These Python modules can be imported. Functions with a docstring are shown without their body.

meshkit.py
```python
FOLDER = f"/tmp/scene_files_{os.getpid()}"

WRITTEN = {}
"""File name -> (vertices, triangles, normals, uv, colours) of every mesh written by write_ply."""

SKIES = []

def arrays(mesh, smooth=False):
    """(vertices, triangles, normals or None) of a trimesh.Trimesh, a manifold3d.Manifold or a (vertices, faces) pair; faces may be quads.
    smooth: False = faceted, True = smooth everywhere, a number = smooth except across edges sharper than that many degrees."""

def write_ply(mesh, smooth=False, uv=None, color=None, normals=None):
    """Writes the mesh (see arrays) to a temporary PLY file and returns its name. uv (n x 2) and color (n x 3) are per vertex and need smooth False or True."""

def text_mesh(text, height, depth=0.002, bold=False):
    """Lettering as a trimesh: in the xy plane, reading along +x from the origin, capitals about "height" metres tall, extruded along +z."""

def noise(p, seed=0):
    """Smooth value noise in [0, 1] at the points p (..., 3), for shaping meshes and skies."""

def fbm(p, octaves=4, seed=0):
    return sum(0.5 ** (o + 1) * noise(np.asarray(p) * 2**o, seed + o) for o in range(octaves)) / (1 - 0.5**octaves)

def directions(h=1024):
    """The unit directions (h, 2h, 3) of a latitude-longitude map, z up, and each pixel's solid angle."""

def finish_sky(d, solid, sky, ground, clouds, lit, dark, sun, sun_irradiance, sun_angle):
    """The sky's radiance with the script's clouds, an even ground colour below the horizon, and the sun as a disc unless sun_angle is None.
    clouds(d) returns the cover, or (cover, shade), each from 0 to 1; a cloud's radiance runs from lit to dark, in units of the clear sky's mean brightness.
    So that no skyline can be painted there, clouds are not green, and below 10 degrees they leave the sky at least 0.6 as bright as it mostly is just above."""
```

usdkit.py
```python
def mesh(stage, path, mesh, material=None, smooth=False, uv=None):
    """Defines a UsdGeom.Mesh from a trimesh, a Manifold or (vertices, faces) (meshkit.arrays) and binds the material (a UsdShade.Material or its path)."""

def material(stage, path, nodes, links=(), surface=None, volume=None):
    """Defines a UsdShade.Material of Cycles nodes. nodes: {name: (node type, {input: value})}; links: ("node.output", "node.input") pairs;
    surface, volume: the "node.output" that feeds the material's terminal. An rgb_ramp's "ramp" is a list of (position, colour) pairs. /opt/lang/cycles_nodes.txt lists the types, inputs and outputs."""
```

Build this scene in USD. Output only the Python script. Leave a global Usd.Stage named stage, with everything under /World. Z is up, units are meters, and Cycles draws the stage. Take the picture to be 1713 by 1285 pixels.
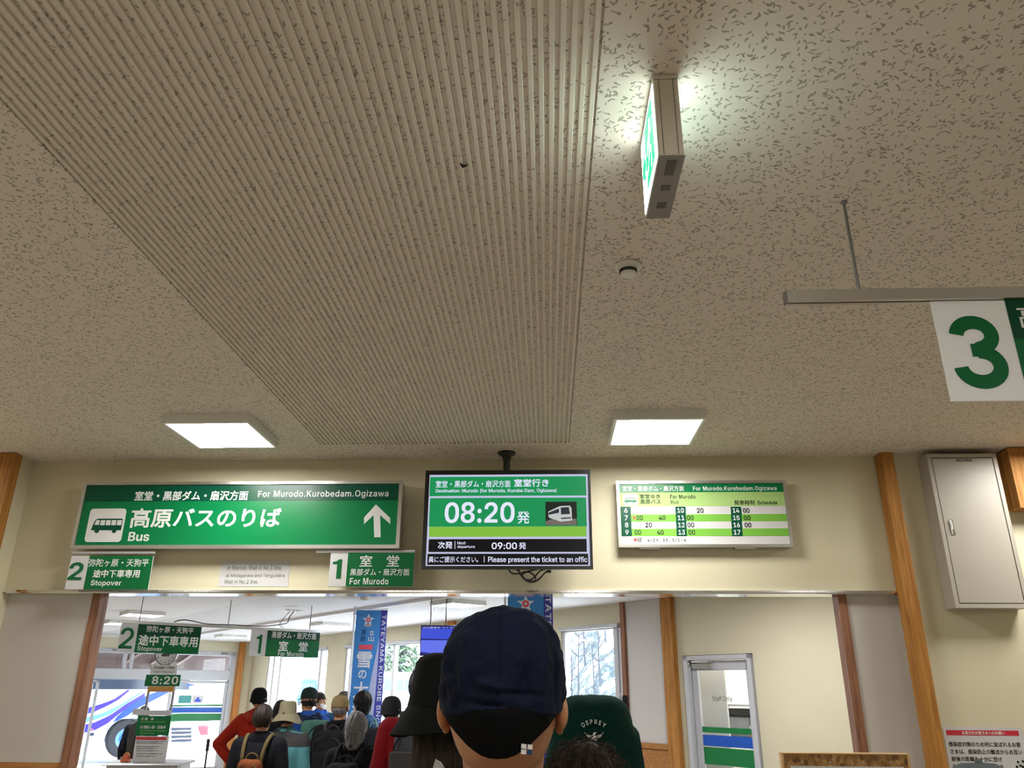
import math, glob, random
import numpy as np, trimesh, usdkit, meshkit
import manifold3d as m3
from manifold3d import Manifold
from pxr import Usd, UsdGeom, UsdLux, UsdShade, Gf, Sdf, Vt
from shapely.geometry import Polygon, box as sbox, Point, LineString, MultiPolygon
from shapely import affinity, union_all

stage = Usd.Stage.CreateInMemory()
UsdGeom.SetStageUpAxis(stage, 'Z'); UsdGeom.SetStageMetersPerUnit(stage, 1.0)
world = UsdGeom.Xform.Define(stage, '/World'); stage.SetDefaultPrim(world.GetPrim())

# ------------------------------------------------------------------ camera, sky, sun, exposure
W, H = 1713, 1285
FPX, PITCH, YAW, ROLL = 1311.7, math.radians(21.303), math.radians(-2.666), math.radians(.369)
EYE = np.array([0, 0, 1.65])
FWD = np.array([math.sin(YAW) * math.cos(PITCH), math.cos(YAW) * math.cos(PITCH), math.sin(PITCH)])
_r0 = np.array([math.cos(YAW), -math.sin(YAW), 0]); _u0 = np.cross(_r0, FWD)
RGT = math.cos(ROLL) * _r0 + math.sin(ROLL) * _u0
UPV = -math.sin(ROLL) * _r0 + math.cos(ROLL) * _u0
cam = UsdGeom.Camera.Define(stage, '/World/camera')
cam.CreateHorizontalApertureAttr(36.0); cam.CreateVerticalApertureAttr(36.0 * H / W)
cam.CreateFocalLengthAttr(36.0 * FPX / W); cam.CreateClippingRangeAttr(Gf.Vec2f(.05, 1000))
cam.AddTransformOp().Set(Gf.Matrix4d(*RGT, 0, *UPV, 0, *(-FWD), 0, *EYE, 1))
cam.CreateExposureAttr(0.85)

dome = UsdLux.DomeLight.Define(stage, '/World/sky'); dome.CreateColorAttr(Gf.Vec3f(.86, .93, 1.0)); dome.CreateIntensityAttr(1.7)
sun = UsdLux.DistantLight.Define(stage, '/World/sun'); sun.CreateColorAttr(Gf.Vec3f(1, .96, .9)); sun.CreateIntensityAttr(1.6); sun.CreateAngleAttr(.53)
sd = np.array([.62, -.80, 0]); sd = sd / np.linalg.norm(sd) * math.cos(math.radians(48)) + np.array([0, 0, math.sin(math.radians(48))])
_x = np.cross([0, 0, 1.], sd); _x /= np.linalg.norm(_x); _y = np.cross(sd, _x)
sun.AddTransformOp().Set(Gf.Matrix4d(*_x, 0, *_y, 0, *sd, 0, 0, 0, 30, 1))
NEAR_LAMP, HALL_LAMP = 23.0, 36.0

def ray(x, y): return FWD * FPX + RGT * (x - W / 2) - UPV * (y - H / 2)
def at(x, y, ax, val): d = ray(x, y); return EYE + d * (val - EYE[ax]) / d[ax]
def at_plane(x, y, p0, n): d = ray(x, y); return EYE + d * ((np.array(p0) - EYE) @ n) / (d @ n)

# ------------------------------------------------------------------ materials
def srgb(r, g, b):
    f = lambda c: c / 12.92 if c <= .04045 else ((c + .055) / 1.055) ** 2.4
    return tuple(f(c / 255) for c in (r, g, b))
def mat(name, col, rough=.6, metal=0, spec=.5, bump=None, vary=0, **kw):
    nodes = {'p': ('principled_bsdf', dict(base_color=col, roughness=rough, metallic=metal, specular_ior_level=spec, **kw))}
    links = []
    if bump or vary: nodes['geo'] = ('geometry', {})
    if bump:
        sc, st, dist = bump
        nodes['n'] = ('noise_texture', dict(scale=sc, detail=4)); nodes['b'] = ('bump', dict(strength=st, distance=dist))
        links += [('geo.position', 'n.vector'), ('n.fac', 'b.height'), ('b.normal', 'p.normal')]
    if vary:
        nodes['n2'] = ('noise_texture', dict(scale=vary[0], detail=3))
        nodes['r'] = ('rgb_ramp', {'ramp': [(.3, tuple(c * (1 - vary[1]) for c in col)), (.7, tuple(min(1, c * (1 + vary[1])) for c in col))]})
        links += [('geo.position', 'n2.vector'), ('n2.fac', 'r.fac'), ('r.color', 'p.base_color')]
    return usdkit.material(stage, '/World/Looks/' + name, nodes, links, surface='p.BSDF')
def emit(name, col, strength):
    return usdkit.material(stage, '/World/Looks/' + name, {'p': ('principled_bsdf', dict(base_color=(.004, .004, .004), roughness=.3, specular_ior_level=.2, emission_color=col, emission_strength=strength))}, surface='p.BSDF')
def fissured(name, base, dark, keep, scale=1.0):
    nodes = {'geo': ('geometry', {}), 'n': ('noise_texture', dict(scale=55 * scale, detail=2)),
             'sub': ('vector_math', dict(math_type='subtract', vector2=(.5, .5, .5))), 'sc': ('vector_math', dict(math_type='multiply', vector2=(.016, .016, 0))),
             'add': ('vector_math', dict(math_type='add')), 'flat': ('vector_math', dict(math_type='multiply', vector2=(1, 1, 0)))}
    links = [('geo.position', 'n.vector'), ('n.color', 'sub.vector1'), ('sub.vector', 'sc.vector1'), ('geo.position', 'add.vector1'), ('sc.vector', 'add.vector2'), ('add.vector', 'flat.vector1')]
    prev = None
    for k, (ang, sx, sy, thr, kp) in enumerate([(.5, 48, 150, .36, .16), (1.5, 55, 170, .36, .14), (2.6, 44, 150, .36, .15), (.9, 110, 120, .3, .10)]):
        q = str(k)
        nodes['m' + q] = ('mapping', dict(rotation=(0, 0, ang), scale=(1, 1, 1))); nodes['s' + q] = ('vector_math', dict(math_type='multiply', vector2=(sx * scale, sy * scale, 1)))
        nodes['v' + q] = ('voronoi_texture', dict(dimensions='2D', feature='f1', scale=1.0)); nodes['c' + q] = ('separate_color', {})
        nodes['k' + q] = ('math', dict(math_type='less_than', value2=kp * keep)); nodes['t' + q] = ('math', dict(math_type='multiply', value2=thr))
        nodes['l' + q] = ('math', dict(math_type='less_than'))
        links += [('flat.vector', f'm{q}.vector'), (f'm{q}.vector', f's{q}.vector1'), (f's{q}.vector', f'v{q}.vector'), (f'v{q}.color', f'c{q}.color'), (f'c{q}.g', f'k{q}.value1'),
                  (f'k{q}.value', f't{q}.value1'), (f'v{q}.distance', f'l{q}.value1'), (f't{q}.value', f'l{q}.value2')]
        if prev:
            nodes['x' + q] = ('math', dict(math_type='maximum')); links += [(prev, f'x{q}.value1'), (f'l{q}.value', f'x{q}.value2')]; prev = f'x{q}.value'
        else: prev = f'l{q}.value'
    nodes['mix'] = ('mix', dict(color1=base, color2=dark)); nodes['p'] = ('principled_bsdf', dict(roughness=.9, specular_ior_level=.2))
    nodes['inv'] = ('math', dict(math_type='subtract', value1=1.0)); nodes['b'] = ('bump', dict(strength=.5, distance=.002))
    links += [(prev, 'mix.fac'), ('mix.color', 'p.base_color'), (prev, 'inv.value2'), ('inv.value', 'b.height'), ('b.normal', 'p.normal')]
    return usdkit.material(stage, '/World/Looks/' + name, nodes, links, surface='p.BSDF')
def wood(name, a, b, axis=2, sc=14):
    s = [sc * 3, sc * 3, sc * 3]; s[axis] = sc * .18
    nodes = {'geo': ('geometry', {}), 'm': ('vector_math', dict(math_type='multiply', vector2=tuple(s))), 'n': ('noise_texture', dict(scale=1.0, detail=5, roughness=.6, distortion=.4)),
             'r': ('rgb_ramp', {'ramp': [(.3, a), (.7, b)]}), 'p': ('principled_bsdf', dict(roughness=.6, specular_ior_level=.25)), 'b': ('bump', dict(strength=.12, distance=.002))}
    links = [('geo.position', 'm.vector1'), ('m.vector', 'n.vector'), ('n.fac', 'r.fac'), ('r.color', 'p.base_color'), ('n.fac', 'b.height'), ('b.normal', 'p.normal')]
    return usdkit.material(stage, '/World/Looks/' + name, nodes, links, surface='p.BSDF')
def glass(name, tint=(1, 1, 1), refl=(1, 1, 1)):
    return usdkit.material(stage, '/World/Looks/' + name, {'t': ('transparent_bsdf', dict(color=tint)), 'g': ('glossy_bsdf', dict(color=refl, roughness=.02)), 'f': ('layer_weight', dict(blend=.5)), 'pw': ('math', dict(math_type='power', value2=5.0)), 'ma': ('math', dict(math_type='multiply_add', value2=.8, value3=.03)), 'm': ('mix_closure', {})},
                           [('f.facing', 'pw.value1'), ('pw.value', 'ma.value1'), ('ma.value', 'm.fac'), ('t.BSDF', 'm.closure1'), ('g.BSDF', 'm.closure2')], surface='m.closure')
def osb_mat():
    nodes = {'geo': ('geometry', {}), 'm': ('vector_math', dict(math_type='multiply', vector2=(62, 62, 44))), 'n': ('noise_texture', dict(scale=14, detail=2)), 'sc': ('vector_math', dict(math_type='scale', scale=1.6)), 'ad': ('vector_math', dict(math_type='add')),
             'v': ('voronoi_texture', dict(scale=1.0, feature='f1')), 'sep': ('separate_color', {}), 'r': ('rgb_ramp', {'ramp': [(0, srgb(104, 70, 32)), (.12, srgb(140, 98, 48)), (.5, srgb(160, 116, 62)), (.85, srgb(176, 134, 78)), (1, srgb(196, 160, 106))]}),
             'p': ('principled_bsdf', dict(roughness=.6))}
    return usdkit.material(stage, '/World/Looks/osb', nodes, [('geo.position', 'm.vector1'), ('geo.position', 'n.vector'), ('n.color', 'sc.vector1'), ('m.vector', 'ad.vector1'), ('sc.vector', 'ad.vector2'), ('ad.vector', 'v.vector'), ('v.color', 'sep.color'), ('sep.r', 'r.fac'), ('r.color', 'p.base_color')], surface='p.BSDF')
def snow_mat():
    nodes = {'geo': ('geometry', {}), 'n': ('noise_texture', dict(scale=.9, detail=7, roughness=.68)), 'r': ('rgb_ramp', {'ramp': [(.46, (.74, .78, .82)), (.49, srgb(84, 100, 108)), (.55, srgb(34, 46, 52)), (.60, srgb(96, 114, 122)), (.65, (.74, .78, .82))]}), 'p': ('principled_bsdf', dict(roughness=.85))}
    return usdkit.material(stage, '/World/Looks/snow_rock', nodes, [('geo.position', 'n.vector'), ('n.fac', 'r.fac'), ('r.color', 'p.base_color')], surface='p.BSDF')

M = {}
M['ceil'] = fissured('ceiling_board', (.70, .615, .525), (.33, .285, .235), .62)
M['rib'] = fissured('ribbed_board', (.68, .595, .50), (.38, .33, .27), .05)
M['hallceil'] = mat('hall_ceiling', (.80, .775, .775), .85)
M['wall'] = mat('cream_wall', (.64, .585, .42), .75, bump=(260, .12, .002), vary=(1.3, .03))
M['panel'] = mat('grey_panel', (.56, .525, .49), .6, vary=(.9, .04))
M['floor'] = mat('vinyl_floor', (.44, .41, .36), .5, vary=(2, .1))
M['wood'] = wood('post_wood', srgb(142, 90, 36), srgb(194, 138, 70))
M['woodlite'] = wood('orange_wood', srgb(176, 112, 54), srgb(206, 142, 84))
M['wooddark'] = wood('trim_wood', srgb(112, 74, 54), srgb(160, 114, 88))
M['woodh'] = wood('dado_wood', srgb(150, 98, 50), srgb(184, 130, 76), axis=0)
M['cabinet'] = mat('cabinet_paint', (.42, .385, .325), .42)
M['dark'] = mat('dark_gap', (.02, .018, .015), .7)
M['chrome'] = mat('chrome', (.8, .8, .8), .18, 1)
M['alu'] = mat('aluminium', (.62, .61, .58), .32, 1)
M['alurail'] = mat('aluminium_track', (.78, .78, .78), .12, 1)
M['alupaint'] = mat('painted_aluminium', (.52, .52, .55), .4)
M['frame_white'] = mat('white_aluminium', (.50, .50, .52), .4)
M['white'] = mat('white_board', (.62, .61, .62), .5, spec=.2)
M['paper'] = mat('paper', (.58, .575, .58), .6, spec=.2)
M['green'] = mat('sign_green', srgb(0, 116, 64), .3, spec=.3)
M['greendk'] = mat('sign_dark_green', srgb(0, 74, 52), .3, spec=.3)
M['green3'] = mat('board_green', srgb(4, 100, 52), .4, spec=.25)
M['greendk3'] = mat('board_dark_green', srgb(0, 68, 42), .4, spec=.25)
M['lime'] = mat('lime', srgb(120, 182, 70), .4, spec=.2)
M['limelt'] = mat('light_lime', srgb(166, 200, 124), .4, spec=.2)
M['letter'] = mat('white_lettering', (.74, .74, .73), .4, spec=.3)
M['ink'] = mat('black_ink', (.02, .02, .02), .6, spec=.1)
M['grey_ink'] = mat('grey_ink', (.13, .13, .13), .6, spec=.1)
M['red'] = mat('red_print', srgb(190, 40, 56), .5)
M['reddot'] = mat('red_dot', srgb(222, 62, 50), .5)
M['plastic_w'] = mat('white_plastic', (.70, .68, .62), .4)
M['exitbox'] = mat('exit_housing', (.62, .56, .47), .45)
M['exitbottom'] = mat('smoky_plate', (.22, .19, .165), .3)
M['exitlit'] = emit('exit_panel', (.85, 1.0, .95), 4.4)
M['exitgreen'] = emit('exit_pictogram', (.01, .55, .26), .9)
M['exitback'] = emit('exit_panel_back', (.80, 1.0, .95), 4.4)
M['lamp'] = emit('lamp_diffuser', (1, .985, .93), NEAR_LAMP)
M['halllamp'] = emit('hall_lamp_diffuser', (.97, .98, 1), HALL_LAMP)
M['housing'] = mat('lamp_housing', (.74, .73, .70), .4)
M['tvblack'] = mat('tv_bezel', (.012, .012, .013), .28)
M['black'] = mat('black_metal', (.012, .012, .012), .45)
M['cable'] = mat('black_cable', (.015, .015, .015), .5)
for k, (c, s) in dict(tv_frame=((205, 208, 240), .8), tv_green=((26, 146, 84), .9), tv_lime=((128, 186, 62), .95), tv_black=((12, 12, 18), .6), tv_white=((222, 224, 250), 1.0), tv_forest=((34, 44, 36), .6), tv_road=((120, 112, 104), .8),
                      tv_bus=((206, 208, 206), .8), tv_wind=((48, 56, 66), .7), tv2_sky=((60, 78, 205), 1.0), tv2_mid=((98, 112, 228), 1.0), tv2_low=((112, 122, 232), 1.0), tv2_dark=((34, 38, 120), 1.0), tv2_text=((190, 196, 245), 1.0)).items():
    M[k] = emit(k, srgb(*c), s * .6)
M['pane'] = glass('window_glass', (.97, .985, .98)); M['acrylic'] = glass('acrylic', (.86, .87, .88))
M['st_green'] = mat('sticker_green', srgb(16, 118, 60), .4); M['st_blue'] = mat('sticker_blue', srgb(22, 84, 184), .4)
M['osb'] = osb_mat(); M['pine'] = wood('pine_batten', srgb(190, 150, 100), srgb(214, 180, 132), axis=0)
M['snow'] = mat('snow_ground', (.74, .77, .82), .9, bump=(3, .4, .05)); M['snowrock'] = snow_mat()
M['canopy'] = mat('canopy_soffit', srgb(112, 95, 92), .7); M['canopyb'] = mat('canopy_beam', srgb(168, 150, 146), .6)
M['buswhite'] = mat('bus_white', (.74, .77, .80), .25); M['busblue'] = mat('bus_blue', srgb(22, 62, 196), .3); M['buslight'] = mat('bus_light_blue', srgb(92, 140, 222), .3); M['busindigo'] = mat('bus_indigo', srgb(58, 44, 168), .3)
M['buswin'] = mat('bus_window', srgb(42, 52, 66), .12); M['tyre'] = mat('tyre', (.025, .027, .032), .8); M['buswin2'] = mat('bus_window_blue', srgb(92, 138, 160), .15)
M['tail'] = mat('tail_lamp', srgb(206, 60, 76), .25); M['grille'] = mat('grille', srgb(40, 50, 70), .5)
M['leafdark'] = mat('conifer_green', srgb(70, 100, 72), .8, vary=(3, .4)); M['bark'] = mat('bark', srgb(72, 76, 84), .9)
M['ban'] = mat('banner_blue', srgb(62, 142, 222), .6); M['banp'] = mat('banner_violet', srgb(64, 72, 176), .6); M['banl'] = mat('banner_lavender', srgb(182, 192, 236), .6); M['bannavy'] = mat('banner_navy', srgb(26, 52, 118), .6)
M['banw'] = mat('banner_white', srgb(226, 232, 246), .6); M['banr'] = mat('banner_pink', srgb(226, 84, 104), .6); M['bangold'] = mat('banner_grey', srgb(188, 176, 178), .6)
M['yellow'] = mat('ochre_board', srgb(190, 134, 52), .5); M['tape'] = mat('orange_plastic', srgb(206, 104, 72), .4); M['steel'] = mat('grey_steel', (.24, .23, .24), .4, .6)
M['moth'] = mat('moth', (.012, .008, .006), .9); M['desk'] = mat('desk_top', (.36, .35, .35), .4)
M['office'] = mat('office_white', (.72, .71, .66), .7); M['printer'] = mat('printer_grey', (.32, .32, .33), .5); M['officelamp'] = emit('office_lamp', (1, .98, .94), 18.0)
M['skin'] = mat('skin', srgb(172, 120, 84), .55, subsurface_weight=.08, subsurface_scale=.01); M['skindk'] = mat('skin_tan', srgb(168, 116, 82), .55, subsurface_weight=.08, subsurface_scale=.01)
M['eye'] = mat('eye', (.7, .7, .68), .2); M['mask'] = mat('face_mask', (.78, .78, .78), .8)
def cloth(k, c, v=.12):
    if sum(c) > .2: c = tuple(x * .62 for x in c)
    M[k] = mat('cloth_' + k, c, .85, spec=.12, bump=(420, .25, .0015), vary=(9, v))
for k, c in dict(red=(176, 44, 26), blackj=(22, 23, 27), teal=(98, 160, 164), charcoal=(62, 60, 60), blue=(48, 96, 184), navyp=(34, 40, 66), burg=(132, 16, 24), dkgrey=(44, 46, 54), khaki=(164, 154, 124), beige=(164, 140, 100), greencap=(34, 42, 42), greyhat=(112, 108, 104),
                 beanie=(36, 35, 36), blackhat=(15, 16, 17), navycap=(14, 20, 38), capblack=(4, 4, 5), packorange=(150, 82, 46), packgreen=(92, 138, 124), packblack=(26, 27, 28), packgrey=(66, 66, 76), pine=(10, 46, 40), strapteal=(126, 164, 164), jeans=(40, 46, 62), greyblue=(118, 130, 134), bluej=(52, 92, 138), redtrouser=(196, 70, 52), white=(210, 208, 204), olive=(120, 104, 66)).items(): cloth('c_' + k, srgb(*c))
def hairmat(k, a, b):
    nodes = {'t': ('geometry', {}), 'm': ('vector_math', dict(math_type='multiply', vector2=(240, 240, 16))), 'n': ('noise_texture', dict(scale=1, detail=3)), 'r': ('rgb_ramp', {'ramp': [(.3, srgb(*a)), (.7, srgb(*b))]}), 'p': ('principled_bsdf', dict(roughness=.6, specular_ior_level=.22)), 'b': ('bump', dict(strength=.5, distance=.003))}
    M[k] = usdkit.material(stage, '/World/Looks/' + k, nodes, [('t.position', 'm.vector1'), ('m.vector', 'n.vector'), ('n.fac', 'r.fac'), ('r.color', 'p.base_color'), ('n.fac', 'b.height'), ('b.normal', 'p.normal')], surface='p.BSDF')
hairmat('h_black', (12, 11, 12), (34, 31, 31)); hairmat('h_brown', (22, 15, 12), (50, 36, 28)); hairmat('h_dark', (20, 15, 12), (52, 39, 31)); hairmat('h_grey', (44, 43, 46), (138, 136, 138))

# ------------------------------------------------------------------ prims
_names = {}
def path_of(name, parent=None):
    base = (str(parent.GetPath()) if parent else '/World') + '/' + name
    k = _names.get(base, 0); _names[base] = k + 1
    return base if k == 0 else f'{base}_{k:03d}'
def tag(p, label=None, cat=None, group=None, kind=None):
    p = p.GetPrim()
    for k, v in (('label', label), ('category', cat), ('group', group), ('kind', kind)):
        if v: p.SetCustomDataByKey(k, v)
    return p
def thing(name, label, cat, M4=None, group=None, kind=None):
    x = UsdGeom.Xform.Define(stage, path_of(name))
    if M4 is not None: x.AddTransformOp().Set(Gf.Matrix4d(*[float(v) for v in np.array(M4).T.ravel()]))
    return tag(x, label, cat, group, kind)
def obj(name, mesh, m, parent=None, smooth=False, label=None):
    p = usdkit.mesh(stage, path_of(name, parent), mesh, M[m] if isinstance(m, str) else m, smooth=smooth).GetPrim()
    if label: p.SetCustomDataByKey('label', label)
    return p
def struct(name, mesh, m, label, cat='wall', smooth=False):
    return tag(obj(name, mesh, m, None, smooth), label, cat, None, 'structure')
def objs(name, ms, m, parent): return [obj(name, q, m, parent) for q in ms]
def dup(root, M4, label, group=None):
    nm = root.GetName(); nm = nm[:-4] if nm[-4:-3] == '_' and nm[-3:].isdigit() else nm
    x = UsdGeom.Xform.Define(stage, path_of(nm)); x.GetPrim().GetReferences().AddInternalReference(root.GetPath()); x.GetPrim().SetInstanceable(True)
    x.ClearXformOpOrder(); x.AddTransformOp(opSuffix='place').Set(Gf.Matrix4d(*[float(v) for v in np.array(M4).T.ravel()]))
    return tag(x, label, root.GetCustomDataByKey('category'), group or root.GetCustomDataByKey('group'))
def T(x, y, z, rz=0):
    c, s = math.cos(math.radians(rz)), math.sin(math.radians(rz))
    return np.array([[c, -s, 0, x], [s, c, 0, y], [0, 0, 1, z], [0, 0, 0, 1.]])
def basis(o, ux, uy):
    ux, uy = np.array(ux, float), np.array(uy, float); m = np.eye(4); m[:3, 0], m[:3, 1], m[:3, 2], m[:3, 3] = ux, uy, np.cross(ux, uy), o; return m

# ------------------------------------------------------------------ mesh helpers
cat_ = trimesh.util.concatenate
def bx(x0, x1, y0, y1, z0, z1):
    b = trimesh.creation.box([x1 - x0, y1 - y0, z1 - z0]); b.apply_translation([(x0 + x1) / 2, (y0 + y1) / 2, (z0 + z1) / 2]); return b
def cbx(x0, x1, y0, y1, z0, z1, c=.004):
    c = min(c, (x1 - x0) * .45, (y1 - y0) * .45, (z1 - z0) * .45); pts = []
    for X, sx in ((x0, 1), (x1, -1)):
        for Y, sy in ((y0, 1), (y1, -1)):
            for Z, sz in ((z0, 1), (z1, -1)):
                pts += [(X + sx * c, Y + sy * c, Z), (X + sx * c, Y, Z + sz * c), (X, Y + sy * c, Z + sz * c)]
    return trimesh.convex.convex_hull(np.array(pts))
def cyl(p, q, r, n=12, r2=None):
    p, q = np.array(p, float), np.array(q, float); d = q - p; L = np.linalg.norm(d); d /= L
    a = np.cross(d, [0, 0, 1.] if abs(d[2]) < .9 else [1., 0, 0]); a /= np.linalg.norm(a); b = np.cross(d, a); t = np.arange(n) * 2 * np.pi / n
    ring = np.cos(t)[:, None] * a + np.sin(t)[:, None] * b
    v = np.vstack([p + ring * r, q + ring * (r if r2 is None else r2), [p], [q]]); f = []
    for i in range(n):
        j = (i + 1) % n; f += [(i, j, n + j), (i, n + j, n + i), (2 * n, j, i), (2 * n + 1, n + i, n + j)]
    m = trimesh.Trimesh(v, f, process=False); return m
def tube(pts, r, n=8):
    pts = np.array(pts, float); v, f = [], []
    t = np.gradient(pts, axis=0); t /= np.linalg.norm(t, axis=1, keepdims=True) + 1e-9
    a = np.cross(t[0], [0, 0, 1.] if abs(t[0][2]) < .9 else [1., 0, 0]); a /= np.linalg.norm(a)
    for i in range(len(pts)):
        a = a - t[i] * (a @ t[i]); a /= np.linalg.norm(a); b = np.cross(t[i], a); rr = r if np.isscalar(r) else r[i]
        for k in range(n): v.append(pts[i] + rr * (math.cos(k * 2 * np.pi / n) * a + math.sin(k * 2 * np.pi / n) * b))
    for i in range(len(pts) - 1):
        for k in range(n):
            j = (k + 1) % n; f += [(i * n + k, i * n + j, (i + 1) * n + j), (i * n + k, (i + 1) * n + j, (i + 1) * n + k)]
    c0, c1 = len(v), len(v) + 1; v += [pts[0], pts[-1]]; e = (len(pts) - 1) * n
    for k in range(n): j = (k + 1) % n; f += [(c0, j, k), (c1, e + k, e + j)]
    return trimesh.Trimesh(v, f, process=False)
def spline(pts, n=24):
    from scipy.interpolate import CubicSpline
    pts = np.array(pts, float); s = np.r_[0, np.cumsum(np.linalg.norm(np.diff(pts, axis=0), axis=1))]
    return CubicSpline(s, pts)(np.linspace(0, s[-1], n))
def lathe(prof, n=32, center=(0, 0, 0)):
    m = trimesh.creation.revolve(np.array(prof, float), sections=n); m.apply_translation(center); return m
def prism(poly, z0, z1):
    gs = [g for g in getattr(poly, 'geoms', [poly]) if g.geom_type == 'Polygon' and g.area > 1e-9]
    out = []
    for g in gs:
        m = trimesh.creation.extrude_polygon(g, z1 - z0, engine='earcut'); m.apply_translation([0, 0, z0]); out.append(m)
    return cat_(out)
def xf(m, M4): m = m.copy(); m.apply_transform(M4); return m
def wallquad(p, q, z0, z1, th, holes=()):
    """A wall from p to q (xy), thick to the right of p->q; holes are (s0, s1, z0, z1)."""
    p, q = np.array(p, float), np.array(q, float); L = np.linalg.norm(q - p); u = (q - p) / L
    poly = sbox(0, z0, L, z1)
    for s0, s1, a, b in holes: poly = poly.difference(sbox(s0, a, s1, b))
    m = prism(poly, min(0, th), max(0, th)); M4 = np.eye(4); M4[:3, 0] = [u[0], u[1], 0]; M4[:3, 1] = [0, 0, 1]; M4[:3, 2] = [u[1], -u[0], 0]; M4[:3, 3] = [p[0], p[1], 0]
    m.apply_transform(M4); return m

# ------------------------------------------------------------------ lettering
from PIL import Image, ImageDraw, ImageFont
_fd = '/opt/blender-*/*/datafiles/fonts/'
F_CJK = ImageFont.truetype(glob.glob(_fd + 'Noto Sans CJK Regular.woff2')[0], 96)
F_LAT = {}
for _w in (400, 600, 700):
    F_LAT[_w] = ImageFont.truetype(glob.glob(_fd + 'Inter.woff2')[0], 96); F_LAT[_w].set_variation_by_axes([28, _w])
_gl = {}
def glyph(ch, weight):
    if (ch, weight) in _gl: return _gl[ch, weight]
    lat = ord(ch) < 0x250; f = F_LAT[weight if weight in F_LAT else 700] if lat else F_CJK
    st = 0 if lat else {400: 0, 600: 1, 700: 2}.get(weight, 2)
    adv = f.getlength(ch)
    x0, y0, x1, y1 = f.getbbox(ch, anchor='ls', stroke_width=st); shape = None
    if x1 > x0 and y1 > y0 and ch.strip():
        im = Image.new('L', (x1 - x0 + 8, y1 - y0 + 8)); ImageDraw.Draw(im).text((4 - x0, 4 - y0), ch, 255, f, anchor='ls', stroke_width=st)
        on = np.pad(np.asarray(im) > 127, ((0, 0), (1, 1))).astype(np.int8); d = np.diff(on, axis=1)
        rows, s = np.nonzero(d == 1); e = np.nonzero(d == -1)[1]
        shape = union_all([sbox(a, -r - 1, b, -r) for a, b, r in zip(s, e, rows)]).buffer(.7).buffer(-.7).simplify(.75)
        shape = affinity.translate(shape, x0 - 4, 4 - y0)
    _gl[ch, weight] = (shape, adv); return _gl[ch, weight]
def text_poly(s, weight=700, track=0):
    out, x = [], 0
    for ch in s:
        g, adv = glyph(ch, weight)
        if g is not None: out += [affinity.translate(q, x, 0) for q in getattr(g, 'geoms', [g])]
        x += adv + track
    return MultiPolygon([g for g in out if g.geom_type == 'Polygon'])

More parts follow.
